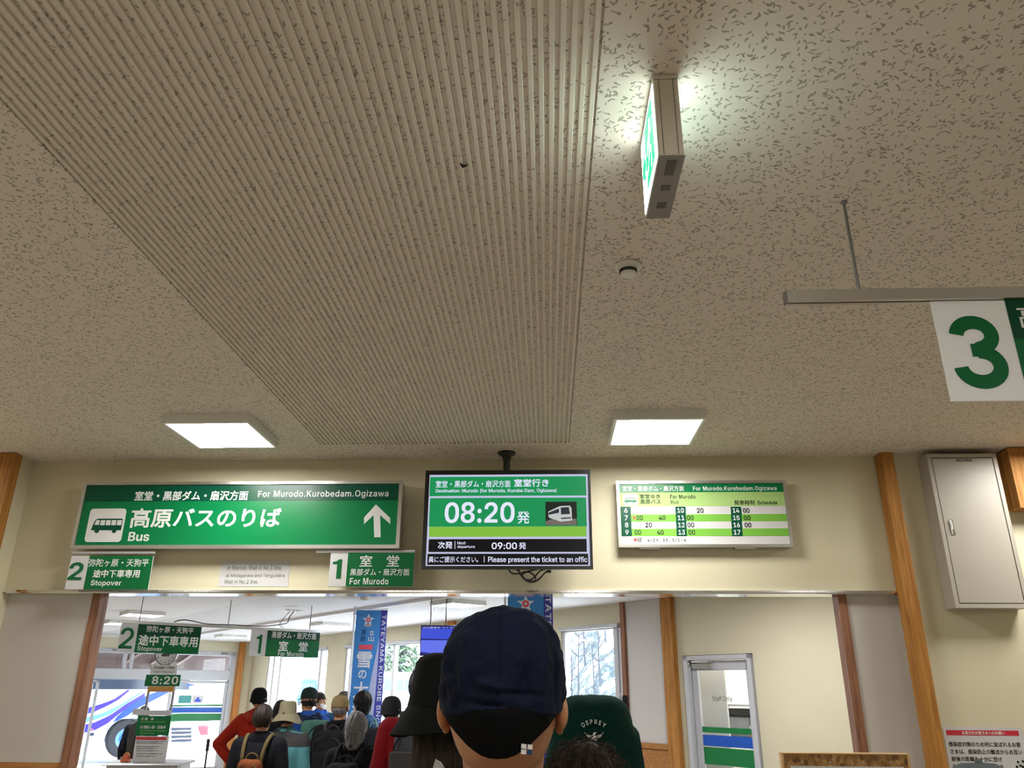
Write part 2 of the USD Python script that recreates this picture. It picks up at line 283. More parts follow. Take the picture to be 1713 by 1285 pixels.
def arc(cx, cy, rx, ry, a0, a1, n=28): return [(cx + rx * math.cos(math.radians(a)), cy + ry * math.sin(math.radians(a))) for a in np.linspace(a0, a1, n)]
NUMERALS = {'3': LineString(arc(0, .245, .245, .20, 175, -75) + [(.02, .035)] ).buffer(.10, cap_style=2).union(LineString(arc(0, -.225, .275, .225, 88, -178)).buffer(.10, cap_style=2)).union(LineString([(-.08, .02), (.10, .02)]).buffer(.095, cap_style=2)),
            '1': Polygon([(-.02, -.5), (.13, -.5), (.13, .5), (.03, .5), (-.02, .42), (-.17, .36), (-.17, .26), (-.02, .26)])}
class Board:
    """A flat printed face: local x right, y up, z out of the face; every print is a thin layer on it. Points of the photograph are carried onto the face's own plane."""
    def __init__(s, o, ux=(1, 0, 0), uy=(0, 0, 1)):
        s.o, s.ux, s.uy = np.array(o, float), np.array(ux, float), np.array(uy, float); s.n = np.cross(s.ux, s.uy); s.M4 = basis(s.o, s.ux, s.uy)
    def p(s, x, y): w = at_plane(x, y, s.o, s.n) - s.o; return w @ s.ux, w @ s.uy
    def poly(s, pts): return Polygon([s.p(*q) for q in pts])
    def rect(s, x0, y0, x1, y1):
        a = [s.p(*q) for q in ((x0, y0), (x1, y0), (x1, y1), (x0, y1))]
        return sbox((a[0][0] + a[3][0]) / 2, (a[2][1] + a[3][1]) / 2, (a[1][0] + a[2][0]) / 2, (a[0][1] + a[1][1]) / 2)
    def text(s, st, x0, y0, x1, y1, weight=700, track=0):
        """st fitted into the photo box (x0,y0)-(x1,y1)."""
        t = MultiPolygon([NUMERALS[st]]) if st in NUMERALS and y1 - y0 > 20 else text_poly(st, weight, track); r = s.rect(x0, y0, x1, y1).bounds; b = t.bounds
        kx, ky = (r[2] - r[0]) / (b[2] - b[0]), (r[3] - r[1]) / (b[3] - b[1])
        return affinity.affine_transform(t, [kx, 0, 0, ky, r[0] - b[0] * kx, r[1] - b[1] * ky])
def layer(t, name, poly, m, k, label=None, dz=.0009): return obj(name, prism(poly, k * dz, (k + 1) * dz), m, t, label=label)
def roundbox(b, r): x0, y0, x1, y1 = b; return sbox(x0 + r, y0 + r, x1 - r, y1 - r).buffer(r, quad_segs=6)

# ================================================================== THE SETTING
D = 4.75                                   # the header wall of the near room
OPL, OPR, HB = -3.30, 2.045, 2.183
# hall axes: AX runs along the window wall towards the far corner, BX along the door wall
AX = np.array([-.6492, .7606, 0]); NX = np.array([.7606, .6492, 0]); BX = -NX
W0 = np.array([.891, 9.433, 0]); K = W0 + AX * 11.55
WE = W0 - AX * 5.95
def wl(t, off=0, z=0): return W0 + AX * t + NX * off + np.array([0, 0, z])
def dl(s, off=0, z=0): return K + BX * s + AX * off + np.array([0, 0, z])

struct('floor', cat_([bx(-5.7, 5.2, -5.2, D, -.12, 0), prism(Polygon([WE[:2], K[:2], dl(9)[:2], (-13.5, D), (WE[0], D)]).buffer(.02), -.12, 0)]), 'floor', 'grey vinyl floor of the waiting room and hall beyond', 'floor')
SX0, SX1, SY1 = -1.340, .133, 4.415
ceil = struct('ceiling', cat_([bx(-5.7, SX0, -5.2, D + .02, 3.0, 3.2), bx(SX1, 5.2, -5.2, D + .02, 3.0, 3.2), bx(SX0, SX1, SY1, D + .02, 3.0, 3.2), bx(SX0, SX1, -5.2, SY1, 3.0079, 3.2)]), 'ceil', 'speckled fissured ceiling boards with a ribbed band running to the header', 'ceiling')
n_rib = 59; pitch = (SX1 - SX0) / n_rib
rib_sec = np.array([(-.0080, .0080), (-.0052, 0.0), (.0046, 0.0), (.0062, .0022), (.0064, .0080)])
for i in range(n_rib):
    x = SX0 + (i + .5) * pitch
    m = trimesh.creation.extrude_polygon(Polygon(rib_sec), SY1 + 5.2, engine='earcut'); m.apply_transform(np.array([[1, 0, 0, x], [0, 0, 1, -5.2], [0, 1, 0, 3.0], [0, 0, 0, 1.]]))
    m.invert() if m.volume < 0 else None
    obj('rib', m, 'rib', ceil)
struct('wall_front', wallquad((OPL, D), (OPR, D), HB, 3.0, -.15), 'wall', 'cream header wall over the opening to the hall')
struct('wall_front_left', cat_([bx(-5.5, OPL, 4.60, 4.9, 0, 3.0)]), 'wall', 'cream wall left of the opening')
struct('wall_front_right', bx(OPR, 5.0, 4.70, 4.9, 0, 3.0), 'wall', 'cream wall right of the opening behind the cabinet')
struct('wall_left', bx(-5.7, -5.5, -5.2, 4.9, 0, 3.0), 'wall', 'cream side wall on the left of the waiting room')
struct('wall_right', bx(5.0, 5.2, -5.2, 4.9, 0, 3.0), 'wall', 'cream side wall on the right of the waiting room')
struct('wall_back', bx(-5.5, 5.0, -5.2, -5.0, 0, 3.0), 'wall', 'cream wall behind the viewer')
# side panels under the header, with dado and wooden edge
for k, (x0, x1, tx0, tx1, side) in enumerate(((OPL, -2.765, -2.765, -2.715, 'left'), (1.735, OPR, 1.685, 1.735, 'right'))):
    p = struct('wall_panel_' + side, bx(x0, x1, 4.80, 4.86, 1.25 if side == 'left' else 0, HB), 'panel', f'plain grey side panel under the header on the {side}', 'panel')
    struct(f'trim_{k + 1}', cbx(tx0, tx1, 4.785, 4.885, 0, HB), 'wooddark', f'thin dark wooden jamb edging the {side} grey side panel', 'trim')
struct('trim_3', bx(OPL, -2.765, 4.80, 4.86, 0, 1.25), 'woodh', 'low wooden dado under the left grey side panel', 'trim')
struct('trim_4', cat_([bx(OPL, OPR, 4.752, 4.90, HB - .006, HB), bx(OPL, OPR, 4.735, 4.7495, HB, HB + .012)]), 'alurail', 'shiny aluminium track under the header', 'trim')
struct('trim_5', cbx(OPR - .038, OPR + .042, 4.655, 4.745, 0, 2.999), 'wood', 'tall honey-brown wooden post right of the header', 'trim')
struct('trim_6', cbx(-3.40, OPL + .02, 4.53, 4.605, 0, 2.999), 'wood', 'tall honey-brown wooden post at the left picture edge', 'trim')
# hall
hall_poly = Polygon([WE[:2], K[:2], dl(9)[:2], (-13.5, 4.9), (WE[0], 4.9)])
# the hall's darker ribbed band: between two lines parallel to the window wall
pA, pB = np.array([-2.923, 8.676]), np.array([-.881, 8.655])
def strip(p, q): return Polygon([p + AX[:2] * -14, p + AX[:2] * 16, q + AX[:2] * 16, q + AX[:2] * -14])
band = strip(pA, pB).intersection(hall_poly)
struct('ceiling_hall', prism(hall_poly.union(Polygon([WE[:2], K[:2], dl(9)[:2], (-13.5, 4.9)]).buffer(.15)).intersection(sbox(-50, 4.9, 50, 50)).difference(band), 2.6, 2.8), 'hallceil', 'pale plain ceiling of the hall beyond the opening', 'ceiling')
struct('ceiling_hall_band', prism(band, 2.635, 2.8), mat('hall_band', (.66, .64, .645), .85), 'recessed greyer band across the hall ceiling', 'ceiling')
# window wall of the hall (thick outwards = to the right of K->W0 reversed)
CT0, CT1 = [(at_plane(x, 1040, W0, NX) - W0) @ AX for x in (763, 748)]
WIN = [(.10, 1.14, 1), (1.95, CT0 - .02, 2), (CT1 + .02, 7.02, 3), (7.72, 10.62, 4)]
holes = [(11.55 - t1, 11.55 - t0, .72, 2.37) for t0, t1, _ in WIN]
DOORT = (-1.66, -.82)
holes.append((11.55 - DOORT[1] - .015, 11.55 - DOORT[0] + .015, 0, 1.995))
struct('wall_hall_right', wallquad(K[:2], WE[:2], 0, 2.6, -.14, holes), 'wall', 'long cream wall of the hall with windows and the staff door')
struct('wall_hall_front', wallquad(dl(9)[:2], K[:2], 0, 2.6, -.14, [(9 - 3.85, 9 - .36, 0, 2.385)]), 'wall', 'far cream wall of the hall around the automatic door')
struct('wall_hall_left', wallquad((-13.45, 4.9), dl(9)[:2], 0, 2.6, -.14), 'wall', 'hidden far left wall of the hall')
struct('wall_hall_back', cat_([bx(-13.5, -5.7, 4.75, 4.9, 0, 2.6), bx(-5.7, 5.0, 4.9, 4.93, 2.2, 3.2), bx(-5.7, OPL - .02, 4.9, 4.93, 0, 2.2), bx(OPR, 5.2, 4.9, 4.93, 0, 2.2)]), 'wall', 'hall side of the wall around the opening')
# grey panel with dado and wooden column on the hall's right wall
WB = np.eye(4); WB[:3, 0], WB[:3, 1], WB[:3, 2], WB[:3, 3] = -AX, NX, [0, 0, 1], W0      # local x = towards viewer along the wall, y = outwards
def wbox(t0, t1, o0, o1, z0, z1, c=.004): return xf(cbx(-t1, -t0, o0, o1, z0, z1, c), WB)
struct('wall_panel_hall', wbox(-.575, -.02, -.03, -.001, 1.13, 2.6), 'panel', 'grey panel on the hall wall left of the staff door', 'panel')
struct('trim_7', wbox(-.575, -.02, -.035, -.001, 0, 1.075), 'woodh', 'wooden dado under the grey panel in the hall', 'trim')
struct('trim_8', wbox(-.575, -.02, -.05, -.001, 1.077, 1.13), 'woodh', 'wooden rail topping the hall dado', 'trim')
struct('trim_9', wbox(-.735, -.58, -.07, -.001, 0, 2.6), 'wood', 'wooden column between grey panel and staff door', 'trim')
struct('trim_10', wbox(-.018, .045, -.06, -.001, 0, 2.6), 'wooddark', 'slim wooden post at the right end of the windows', 'trim')
DB = np.eye(4); DB[:3, 0], DB[:3, 1], DB[:3, 2], DB[:3, 3] = BX, AX, [0, 0, 1], K           # local x = along the door wall to the left, y = outwards
def dbox(s0, s1, o0, o1, z0, z1, c=.004): return xf(cbx(s0, s1, o0, o1, z0, z1, c), DB)
struct('trim_11', dbox(.20, .325, -.10, -.001, 0, 2.6), 'woodlite', 'orange wooden column beside the automatic door', 'trim')

# windows
for k, (t0, t1, n) in enumerate(WIN):
    w = thing(f'window_{n}', ['narrow window at the right end of the hall', 'window hidden behind the navy cap and the hall screen', 'wide window behind the queue and the banner', 'window of tall lights near the far corner of the hall'][k], 'window', kind='structure')
    fr = .05
    obj('frame', cat_([wbox(t0, t1, .02, .10, .72, .72 + fr), wbox(t0, t1, .02, .10, 2.37 - fr, 2.37), wbox(t0, t0 + fr, .02, .10, .72, 2.37), wbox(t1 - fr, t1, .02, .10, .72, 2.37)]), 'frame_white', w)
    for tm in {1: [.20], 2: [2.8], 3: [5.3, 6.75], 4: [8.05, 9.95, 10.3]}[n]:
        obj('mullion', wbox(tm - .035, tm + .035, .015, .09, .73, 2.36), 'frame_white', w)
    if n == 1: obj('rail', wbox(t0 + .05, .17, .02, .09, 1.58, 1.63), 'frame_white', w)
    obj('blind_box', wbox(t0, t1, -.05, .015, 2.335, 2.375), 'frame_white', w)
    obj('sill', wbox(t0 - .02, t1 + .02, -.06, .02, .695, .72), 'frame_white', w)
    obj('pane', wbox(t0 + fr, t1 - fr, .052, .058, .72 + fr, 2.37 - fr, 0), 'pane', w)

# staff door (door_1)
d1 = thing('door_1', 'grey framed glass staff door with green and blue stripes', 'door', kind='structure')
da, dbb = DOORT
obj('frame', cat_([wbox(da - .0, da + .045, -.03, .12, 0, 1.99), wbox(dbb - .055, dbb, -.03, .12, 0, 1.99), wbox(da, dbb, -.03, .12, 1.945, 1.99)]), 'alupaint', d1)
la, lb = da + .05, dbb - .06
leaf = obj('leaf', cat_([wbox(la, la + .055, .03, .07, .01, 1.94), wbox(lb - .075, lb, .03, .07, .01, 1.94), wbox(la, lb, .03, .07, 1.845, 1.94), wbox(la, lb, .03, .07, .01, .2)]), 'alupaint', d1)
obj('pane', wbox(la + .055, lb - .075, .047, .053, .2, 1.845, 0), 'pane', leaf)
for z0, z1, mm in ((1.262, 1.313, 'st_green'), (1.140, 1.240, 'st_blue'), (.972, 1.128, 'st_green')):
    obj('stripe', wbox(la + .055, lb - .075, .0445, .0465, z0, z1, 0), mm, leaf)
closer = obj('door_closer', cat_([wbox(lb - .30, lb - .03, -.01, .03, 1.865, 1.915, .006), wbox(lb - .02, lb + .05, -.025, .02, 1.90, 1.925, .004), xf(cyl((-(lb - .05), -.02, 1.93), (-(lb - .28), -.035, 1.925), .008), WB)]), 'chrome', d1)
obj('hinge', cat_([xf(cyl((-dbb + .052, .02, z), (-dbb + .052, .02, z + .1), .009), WB) for z in (1.78, .95, .15)]), 'alupaint', d1)
bd = Board(wl(-1.2, .0445, 1.6), -AX, (0, 0, 1))
sl = bd.text('Staff Only', 1192, 1164.5, 1225, 1175.5, 400); o = prism(sl, 0, .0012); o.apply_transform(bd.M4); obj('lettering', o, 'grey_ink', leaf)

# automatic door (door_2)
d2 = thing('door_2', 'wide glazed automatic door with transom at the far left', 'door', kind='structure')
s0, s1 = .36, 3.85
obj('frame', cat_([dbox(s0, s0 + .10, -.02, .12, 0, 2.385), dbox(s1 - .1, s1, -.02, .12, 0, 2.385), dbox(s0, s1, -.02, .12, 2.30, 2.385)]), 'frame_white', d2)
obj('door_operator', dbox(s0 + .1, s1 - .1, -.06, .13, 1.80, 2.0, .01), 'frame_white', d2)
obj('transom_mullion', cat_([dbox(2.47, 2.53, -.05, .05, 2.0, 2.30), dbox(2.60, 2.66, -.05, .05, 2.0, 2.30)]), 'frame_white', d2)
obj('transom_pane', dbox(s0 + .1, s1 - .1, .046, .054, 2.0, 2.30, 0), 'pane', d2)
obj('stay', cat_([dbox(.55, .70, -.04, -.02, 2.335, 2.365), dbox(2.75, 2.9, -.04, -.02, 2.335, 2.365)]), 'steel', d2)
for (a, b, lbl) in ((.47, 1.66, 'right leaf'), (3.02, 3.72, 'left leaf')):
    lf = obj('leaf', cat_([dbox(a, a + .05, .0, .04, .02, 1.79), dbox(b - .05, b, .0, .04, .02, 1.79), dbox(a, b, .0, .04, 1.74, 1.79), dbox(a, b, .0, .04, .02, .12)]), 'frame_white', d2)
    obj('pane', dbox(a + .05, b - .05, .017, .023, .12, 1.74, 0), 'pane', lf)
    if a < 1:
        for z0, z1, mm in ((1.285, 1.315, 'st_green'), (1.16, 1.265, 'st_blue'), (1.0, 1.145, 'st_green')): obj('stripe', dbox(a + .05, b - .05, .014, .016, z0, z1, 0), mm, lf)
        obj('sticker', dbox(1.19, 1.45, .013, .0155, 1.345, 1.50, 0), mat('sticker_teal', srgb(70, 150, 150), .5), lf, label='teal printed notice on glass')
        st = obj('sticker', dbox(.94, 1.17, .013, .0155, 1.345, 1.50, 0), 'white', lf, label='white square sticker on glass')
        lg = cat_([dbox(.99, 1.12, .0115, .0128, 1.37, 1.42, 0), dbox(1.03, 1.08, .0115, .0128, 1.42, 1.46, 0)]); 
        obj('emblem', lg, 'busblue', lf)
    else: obj('door_bar', cat_([dbox(a + .12, a + .15, -.05, -.02, .25, 1.72), dbox(a + .12, a + .15, -.05, .02, .3, .33), dbox(a + .12, a + .15, -.05, .02, 1.6, 1.63)]), 'chrome', lf)

# ================================================================== LAMPS
def make_lamp(label, M4, emat, group):
    t = thing('ceiling_light', label, 'ceiling light', M4, group)
    a, h = .235, .05
    outer = sbox(-a, -a, a, a)
    obj('housing', cat_([prism(outer.difference(outer.buffer(-.016)), -h, 0), prism(outer.buffer(-.001), -.008, -.001)]), 'housing', t)
    n = 31; g = np.linspace(-a + .018, a - .018, n); X, Y = np.meshgrid(g, g, indexing='ij'); u = (X + a) / (2 * a) * 5
    Z = -.040 + .007 * np.abs(np.sin(np.pi * u)) * -1
    i = np.arange(n * n).reshape(n, n); q = np.stack([i[:-1, :-1], i[:-1, 1:], i[1:, 1:], i[1:, :-1]], -1).reshape(-1, 4)
    obj('diffuser', (np.stack([X, Y, Z], -1).reshape(-1, 3), q), emat, t, smooth=True)
    return t
l0 = make_lamp('square white ceiling light nearest the hanging screen, right of the ribbed band', T(.584, 4.08, 3.0), 'lamp', 'square ceiling lights of the waiting room')
dup(l0, T(-1.796, 4.08, 3.0), 'square white ceiling light above the large bus sign, left of the ribbed band')
for x, y in ((-4.2, 4.08), (2.97, 4.08), (-4.2, .1), (-1.796, .1), (.584, .1), (2.97, .1), (-1.796, -3.6), (.584, -3.6)):
    dup(l0, T(x, y, 3.0), f"square white ceiling light outside the picture, {'before the header' if y > 2 else 'overhead of the viewer' if y > 0 else 'far behind the viewer'}, {'far ' if abs(x) > 2.5 else ''}{'left' if x < 0 else 'right'}")
hl = None
HL = [((238, 1029), 'square ceiling light above the number 2 sign in the hall'), ((766, 1012), 'square ceiling light in the hall right of the tall blue banner'), ((386, 1066), 'small square ceiling light between the number 2 and 1 signs in the hall'), ((552, 1047), 'square ceiling light behind the number 1 sign in the hall'), ((205, 1043.5), 'farthest ceiling light at the left jamb of the hall')]
for (px, py), lab in HL:
    w = at(px, py, 2, 2.56); m = T(w[0], w[1], 2.6, 40.5)
    hl = make_lamp(lab, m, 'halllamp', 'square ceiling lights of the hall') if hl is None else hl
    if lab != HL[0][1]: dup(hl, m, lab)
for x, y, wd in ((-5.6, 6.3, 'left of the jamb'), (-8.2, 9.5, 'in the far left corner'), (1.5, 6.85, 'above the staff door'), (-2.4, 6.4, 'above the crowd')):
    dup(hl, T(x, y, 2.6, 40.5), 'square ceiling light of the hall out of view ' + wd)

# ================================================================== NEAR ROOM OBJECTS
# exit sign hung from the ceiling, its lit faces to the left and right
ex = thing('exit_sign', 'lit emergency exit light box hanging edge-on from the speckled ceiling', 'exit sign', T(.287, 1.597, 3.0))
obj('housing', cat_([cbx(-.0285, .0285, -.130, .122, -.228, -.012, .003)]), 'exitbox', ex)
objs('seam', [bx(-.0175, -.0155, -.1308, -.1299, -.226, -.013), bx(.0155, .0175, -.1308, -.1299, -.226, -.013)], 'exitbottom', ex)
obj('base_plate', cbx(-.0305, .0305, -.132, .126, -.012, -.0003, .002), 'exitbox', ex)
obj('bottom_plate', cbx(-.0275, .0310, -.128, .122, -.2325, -.2282, .002), 'exitbottom', ex)
objs('label_plate', [bx(-.008, .014, y0, y1, -.2335, -.2324) for y0, y1 in ((-.115, -.06), (-.02, .0), (.05, .075))], mat('bottom_print', (.09, .08, .07), .5), ex)
obj('lit_panel', cbx(-.0305, -.0286, -.118, .120, -.222, -.016, .0005), 'exitlit', ex)
obj('lit_panel', cbx(.0286, .0303, -.118, .120, -.214, -.016, .0005), 'exitback', ex)
def runner(w, h):      # running figure leaving through a doorway, drawn on a w x h plate from its centre
    P = [Point(.10, .30).buffer(.085), LineString([(.06, .20), (-.04, -.08)]).buffer(.085), LineString([(.06, .18), (.24, .10), (.30, .22)]).buffer(.04), LineString([(.04, .18), (-.16, .14), (-.22, -.02)]).buffer(.04),
         LineString([(-.04, -.08), (.14, -.16), (.10, -.40)]).buffer(.05), LineString([(-.04, -.08), (-.16, -.26), (-.38, -.30)]).buffer(.05)]
    return affinity.scale(union_all(P), h, h, origin=(0, 0))
door_pic = sbox(-.030, -.085, .095, .085).difference(affinity.translate(runner(.2, .17), .03, 0))
arrow_pic = union_all([Polygon([(-.105, 0), (-.062, .04), (-.062, -.04)]), sbox(-.07, -.014, -.04, .014)])
obj('pictogram', xf(prism(union_all([door_pic, arrow_pic]), 0, .0012), basis((-.0306, .005, -.117), (0, -1, 0), (0, 0, 1)) ), 'exitgreen', ex)
obj('pictogram', xf(prism(union_all([door_pic, arrow_pic]), 0, .0012), basis((.0306, .005, -.117), (0, 1, 0), (0, 0, 1)) ), 'exitgreen', ex)
# smoke detector
sm = thing('smoke_detector', 'round white smoke detector on the speckled ceiling', 'smoke detector', T(.283, 2.36, 3.0) @ np.diag([.86, .86, .9, 1]))
obj('base', lathe([(0, 0), (.052, 0), (.054, -.006), (.050, -.012), (0, -.012)], 40), 'plastic_w', sm, smooth=40)
obj('sensor_head', lathe([(0, -.0121), (.040, -.0121), (.038, -.020), (.030, -.0205), (.030, -.032), (.032, -.034), (.026, -.042), (0, -.044)], 40), 'plastic_w', sm, smooth=40)
obj('vent', cat_([xf(bx(.0285, .034, -.011, .011, -.031, -.0215), T(0, 0, 0, a)) for a in range(0, 360, 45)]), 'dark', sm)
# moth
mo = thing('moth', 'small dark moth resting on the ribbed ceiling band', 'moth', T(-.222, 1.79, 2.9995, 200))
obj('wing', xf(prism(Polygon([(0, -.009), (.004, -.004), (.0125, .009), (.006, .0065), (0, .005)]), -.004, -.002), T(0, 0, 0)), 'moth', mo)
obj('wing', xf(prism(Polygon([(0, -.009), (-.004, -.004), (-.0125, .009), (-.006, .0065), (0, .005)]), -.004, -.002), T(0, 0, 0)), 'moth', mo)
b = trimesh.creation.icosphere(2, 1); b.apply_scale([.0022, .008, .002]); b.apply_translation([0, -.002, -.0022]); obj('body', b, 'moth', mo)

# hanging rail with rod, and sign 3
rl = thing('sign_rail', 'grey aluminium sign rail hanging from the ceiling at upper right', 'sign rail', T(.885, 2.006, 0))
sec = Polygon([(-.016, 2.668), (-.016, 2.702), (.016, 2.702), (.016, 2.668), (.004, 2.668), (.004, 2.676), (-.004, 2.676), (-.004, 2.668)])
obj('rail', xf(prism(sec, 0, 1.9), np.array([[0, 0, 1, -.206], [1, 0, 0, 0], [0, 1, 0, 0], [0, 0, 0, 1.]])), 'alu', rl)
obj('end_cap', cbx(-.209, -.206, -.017, .017, 2.667, 2.703, .001), 'steel', rl)
obj('rod', cyl((0, 0, 2.700), (0, 0, 2.9995), .0042), 'steel', rl); obj('rod', cyl((1.3, 0, 2.700), (1.3, 0, 2.9995), .0042), 'steel', rl)
obj('rod_nut', lathe([(0, 0), (.010, 0), (.010, -.004), (.005, -.007), (0, -.007)], 16, (0, 0, 2.9999)), 'steel', rl)
B = Board((1.0, 2.004, 2.5)); B.M4[:3, 3] += [0, -.001, 0]
s3 = thing('platform_sign', 'large white and green number 3 sign hanging at the right edge', 'sign', B.M4, 'number signs of the bus lines')
obj('panel', cbx(.074, 1.1, -.130, .1675, -.0065, -.0005, .001), mat('white_sign_board', (.86, .85, .85), .5, spec=.2), s3)
layer(s3, 'green_field', sbox(.274, -.130, 1.1, .049), 'green3', 0); layer(s3, 'green_field', sbox(.274, .0495, 1.1, .1675), 'greendk3', 0, 'darker green upper field')
layer(s3, 'numeral', B.text('3', 1590, 529, 1680, 651), 'green3', 1)
t = text_poly('高原バス', 600, 6); t = affinity.scale(t, .00074, .00074, origin=(0, 0)); t = affinity.translate(t, .296, .088); layer(s3, 'lettering', t, 'letter', 1)
t = text_poly('Bus', 700); t = affinity.scale(t, .0011, .0011, origin=(0, 0)); t = affinity.translate(t, .32, -.06); layer(s3, 'lettering', t, 'letter', 1)

# main sign
B = Board((-1.9, D - .1, 2.63))
ms = thing('direction_sign', 'long green bus direction sign with white arrow on the header', 'sign', B.M4)
fx0, fy0 = -.975, -.205; fx1, fy1 = 1.022, .205
obj('box', cbx(fx0 + .004, fx1 - .004, fy0 + .004, fy1 - .004, -.098, -.004, .003), 'alu', ms)
fo = sbox(fx0, fy0, fx1, fy1); fi = sbox(fx0 + .022, fy0 + .022, fx1 - .022, fy1 - .018)
obj('frame', prism(fo.difference(fi), -.012, .012), 'alu', ms)
layer(ms, 'face', fi.difference(sbox(-2, .085, 2, 1)), 'green', 0, dz=.001); layer(ms, 'face', fi.intersection(sbox(-2, .0851, 2, 1)), 'greendk', 0, 'dark green upper band', dz=.001)
layer(ms, 'lettering', B.text('室堂・黒部ダム・扇沢方面', 226, 821.5, 415, 837.5, 700), 'letter', 1)
layer(ms, 'lettering', B.text('For Murodo.Kurobedam.Ogizawa', 432, 820.5, 650, 834, 600, 5), 'letter', 1)
layer(ms, 'lettering', B.text('高原バスのりば', 219, 850, 470, 883, 700), 'letter', 1)
layer(ms, 'lettering', B.text('Bus', 215, 890, 250, 905.5, 700), 'letter', 1)
ar = [(629, 844), (653, 867), (653, 877), (636, 862), (637, 899), (626, 899), (625, 862), (609, 877), (609, 866)]
layer(ms, 'arrow', B.poly(ar), 'letter', 1)
r = B.rect(146.5, 851, 207.5, 907).bounds; layer(ms, 'pictogram_plate', roundbox(r, .022), 'letter', 1)
def bus_pic(x0, y0, x1, y1):
    """A coach in side view drawn in the unit box 0..1 x 0..1, fitted to the given box."""
    body = Polygon([(.0, .16), (.03, .55), (.09, .92), (.16, 1), (.97, 1), (1, .94), (1, .16)])
    win = union_all([Polygon([(.075, .55), (.12, .90), (.235, .90), (.235, .55)])] + [sbox(.265 + k * .185, .52, .425 + k * .185, .90) for k in range(4)])
    wh = union_all([Point(.2, 0).buffer(1), Point(.78, 0).buffer(1)])
    out = body.difference(win)
    out = affinity.affine_transform(out, [x1 - x0, 0, 0, y1 - y0, x0, y0])
    rr = (x1 - x0) * .075
    wheels = union_all([Point(x0 + (x1 - x0) * q, y0 + (y1 - y0) * .12).buffer(rr) for q in (.2, .78)])
    return union_all([out, wheels])
q = B.rect(154, 868, 204, 891).bounds; layer(ms, 'pictogram', bus_pic(*q), 'greendk', 2)
# the little rails that carry signs 2 and 1
def small_sign(name_lab, o, box, nbox, num, prints, rail):
    B = Board(o); x0, y0, x1, y1 = B.rect(*box).bounds
    t = thing('platform_sign', name_lab, 'sign', B.M4, 'number signs of the bus lines')
    obj('panel', cbx(x0, x1, y0, y1, -.010, -.0005, .0015), 'white', t)
    gx = B.rect(*nbox).bounds[0]
    layer(t, 'green_field', sbox(gx, y0 + .0005, x1 - .0005, y1 - .0005), 'green3', 0)
    for st, bb, wgt, trk, m in prints: layer(t, 'lettering' if m == 'letter' else 'numeral', B.text(st, *bb, wgt, trk), m, 1)
    obj('hanger', cbx(*rail, -.014, .004, .002), 'frame_white', t)
    return t
small_sign('small white and green number 2 stopover sign below the long bus sign', (-2.62, D - .09, 2.29), (113.5, 930, 252, 986.5), (145, 930, 252, 986), '2',
           [('2', (115.5, 941, 138.5, 970.5), 700, 0, 'green3'), ('弥陀ヶ原・天狗平', (149, 935, 249, 948, ), 600, 0, 'letter'), ('途中下車専用', (156, 953, 234, 966.5), 700, 0, 'letter'), ('Stopover', (152, 970.5, 203, 982), 700, 2, 'letter')], (-.245, .262, .108, .124))
small_sign('small white and green number 1 sign for Murodo below the long bus sign', (-1.04, D - .09, 2.30), (551, 924, 692, 981.5), (580.5, 924, 692, 981), '1',
           [('1', (556, 936, 571, 968), 700, 0, 'green3'), ('室', (602, 929, 623, 948), 600, 0, 'letter'), ('堂', (647, 929, 668, 948), 600, 0, 'letter'), ('黒部ダム・扇沢方面', (586, 951.5, 685, 963), 600, 0, 'letter'), ('For Murodo', (585, 967, 650, 978), 700, 5, 'letter')], (-.34, .255, .103, .119))
# paper note
B = Board((-1.77, D - .002, 2.29)); nt = thing('paper_note', 'white paper note about waiting lines taped to the header', 'note', B.M4)
x0, y0, x1, y1 = B.rect(368, 939, 484, 981.5).bounds; obj('sheet', bx(x0, x1, y0, y1, -.001, 0), 'paper', nt)
for st, bb in (('at Murodo Wait in No.1 line.', (380, 946.5, 472, 953.5)), ('at Midagahara and Tengudaira', (378, 960, 476, 967)), ('Wait in No.2 line.', (375, 970, 432, 976.5))): layer(nt, 'lettering', B.text(st, *bb, 400), 'grey_ink', 0)
# timetable
B = Board((.93, D - .06, 2.64)); tt = thing('timetable_board', 'green and white bus timetable board right of the hanging screen', 'timetable', B.M4)
x0, y0, x1, y1 = B.rect(1032.5, 804.5, 1320, 916).bounds
fo = sbox(x0, y0, x1, y1); fi = fo.buffer(-.018, join_style=2)
obj('box', prism(fo.buffer(-.002, join_style=2), -.058, -.006), 'alu', tt); obj('frame', prism(fo.difference(fi), -.010, .010), 'alu', tt)
objs('bracket', [bx(x0 + a, x0 + a + .12, y0 - .008, y0, -.055, .0) for a in (.12, .68)], 'alu', tt)
layer(tt, 'face', fi, 'white', 0)
def tr(name, a, m, k=1): return layer(tt, name, B.rect(*a).intersection(fi.buffer(-.0005)), m, k)
tr('band', (1030, 805, 1330, 823.5), 'green'); tr('band', (1030, 823.6, 1330, 847), 'limelt')
ys = [848, 860.5, 872.5, 884.5, 897]
for k in (1, 3): tr('row', (1030, ys[k], 1330, ys[k + 1]), 'lime')
for c0, c1 in ((1038, 1055), (1130, 1147), (1222.5, 1240)):
    for k in range(4): layer(tt, 'hour_field', B.rect(c0 + k * .6, ys[k], c1 + k * .6, ys[k + 1]), 'greendk', 2)
def num(st, cx, k, m, w=8.5, h=8.0): cy = (ys[k] + ys[k + 1]) / 2; layer(tt, 'lettering', B.text(st, cx - w / 2, cy - h / 2, cx + w / 2, cy + h / 2, 700 if m == 'letter' else 600), m, 3)
for k in range(4):
    num(str(6 + k), 1047 + k * .6, k, 'letter', 5.5); num(str(10 + k), 1138.5 + k * .6, k, 'letter', 11); num(str(14 + k), 1231 + k * .6, k, 'letter', 11)
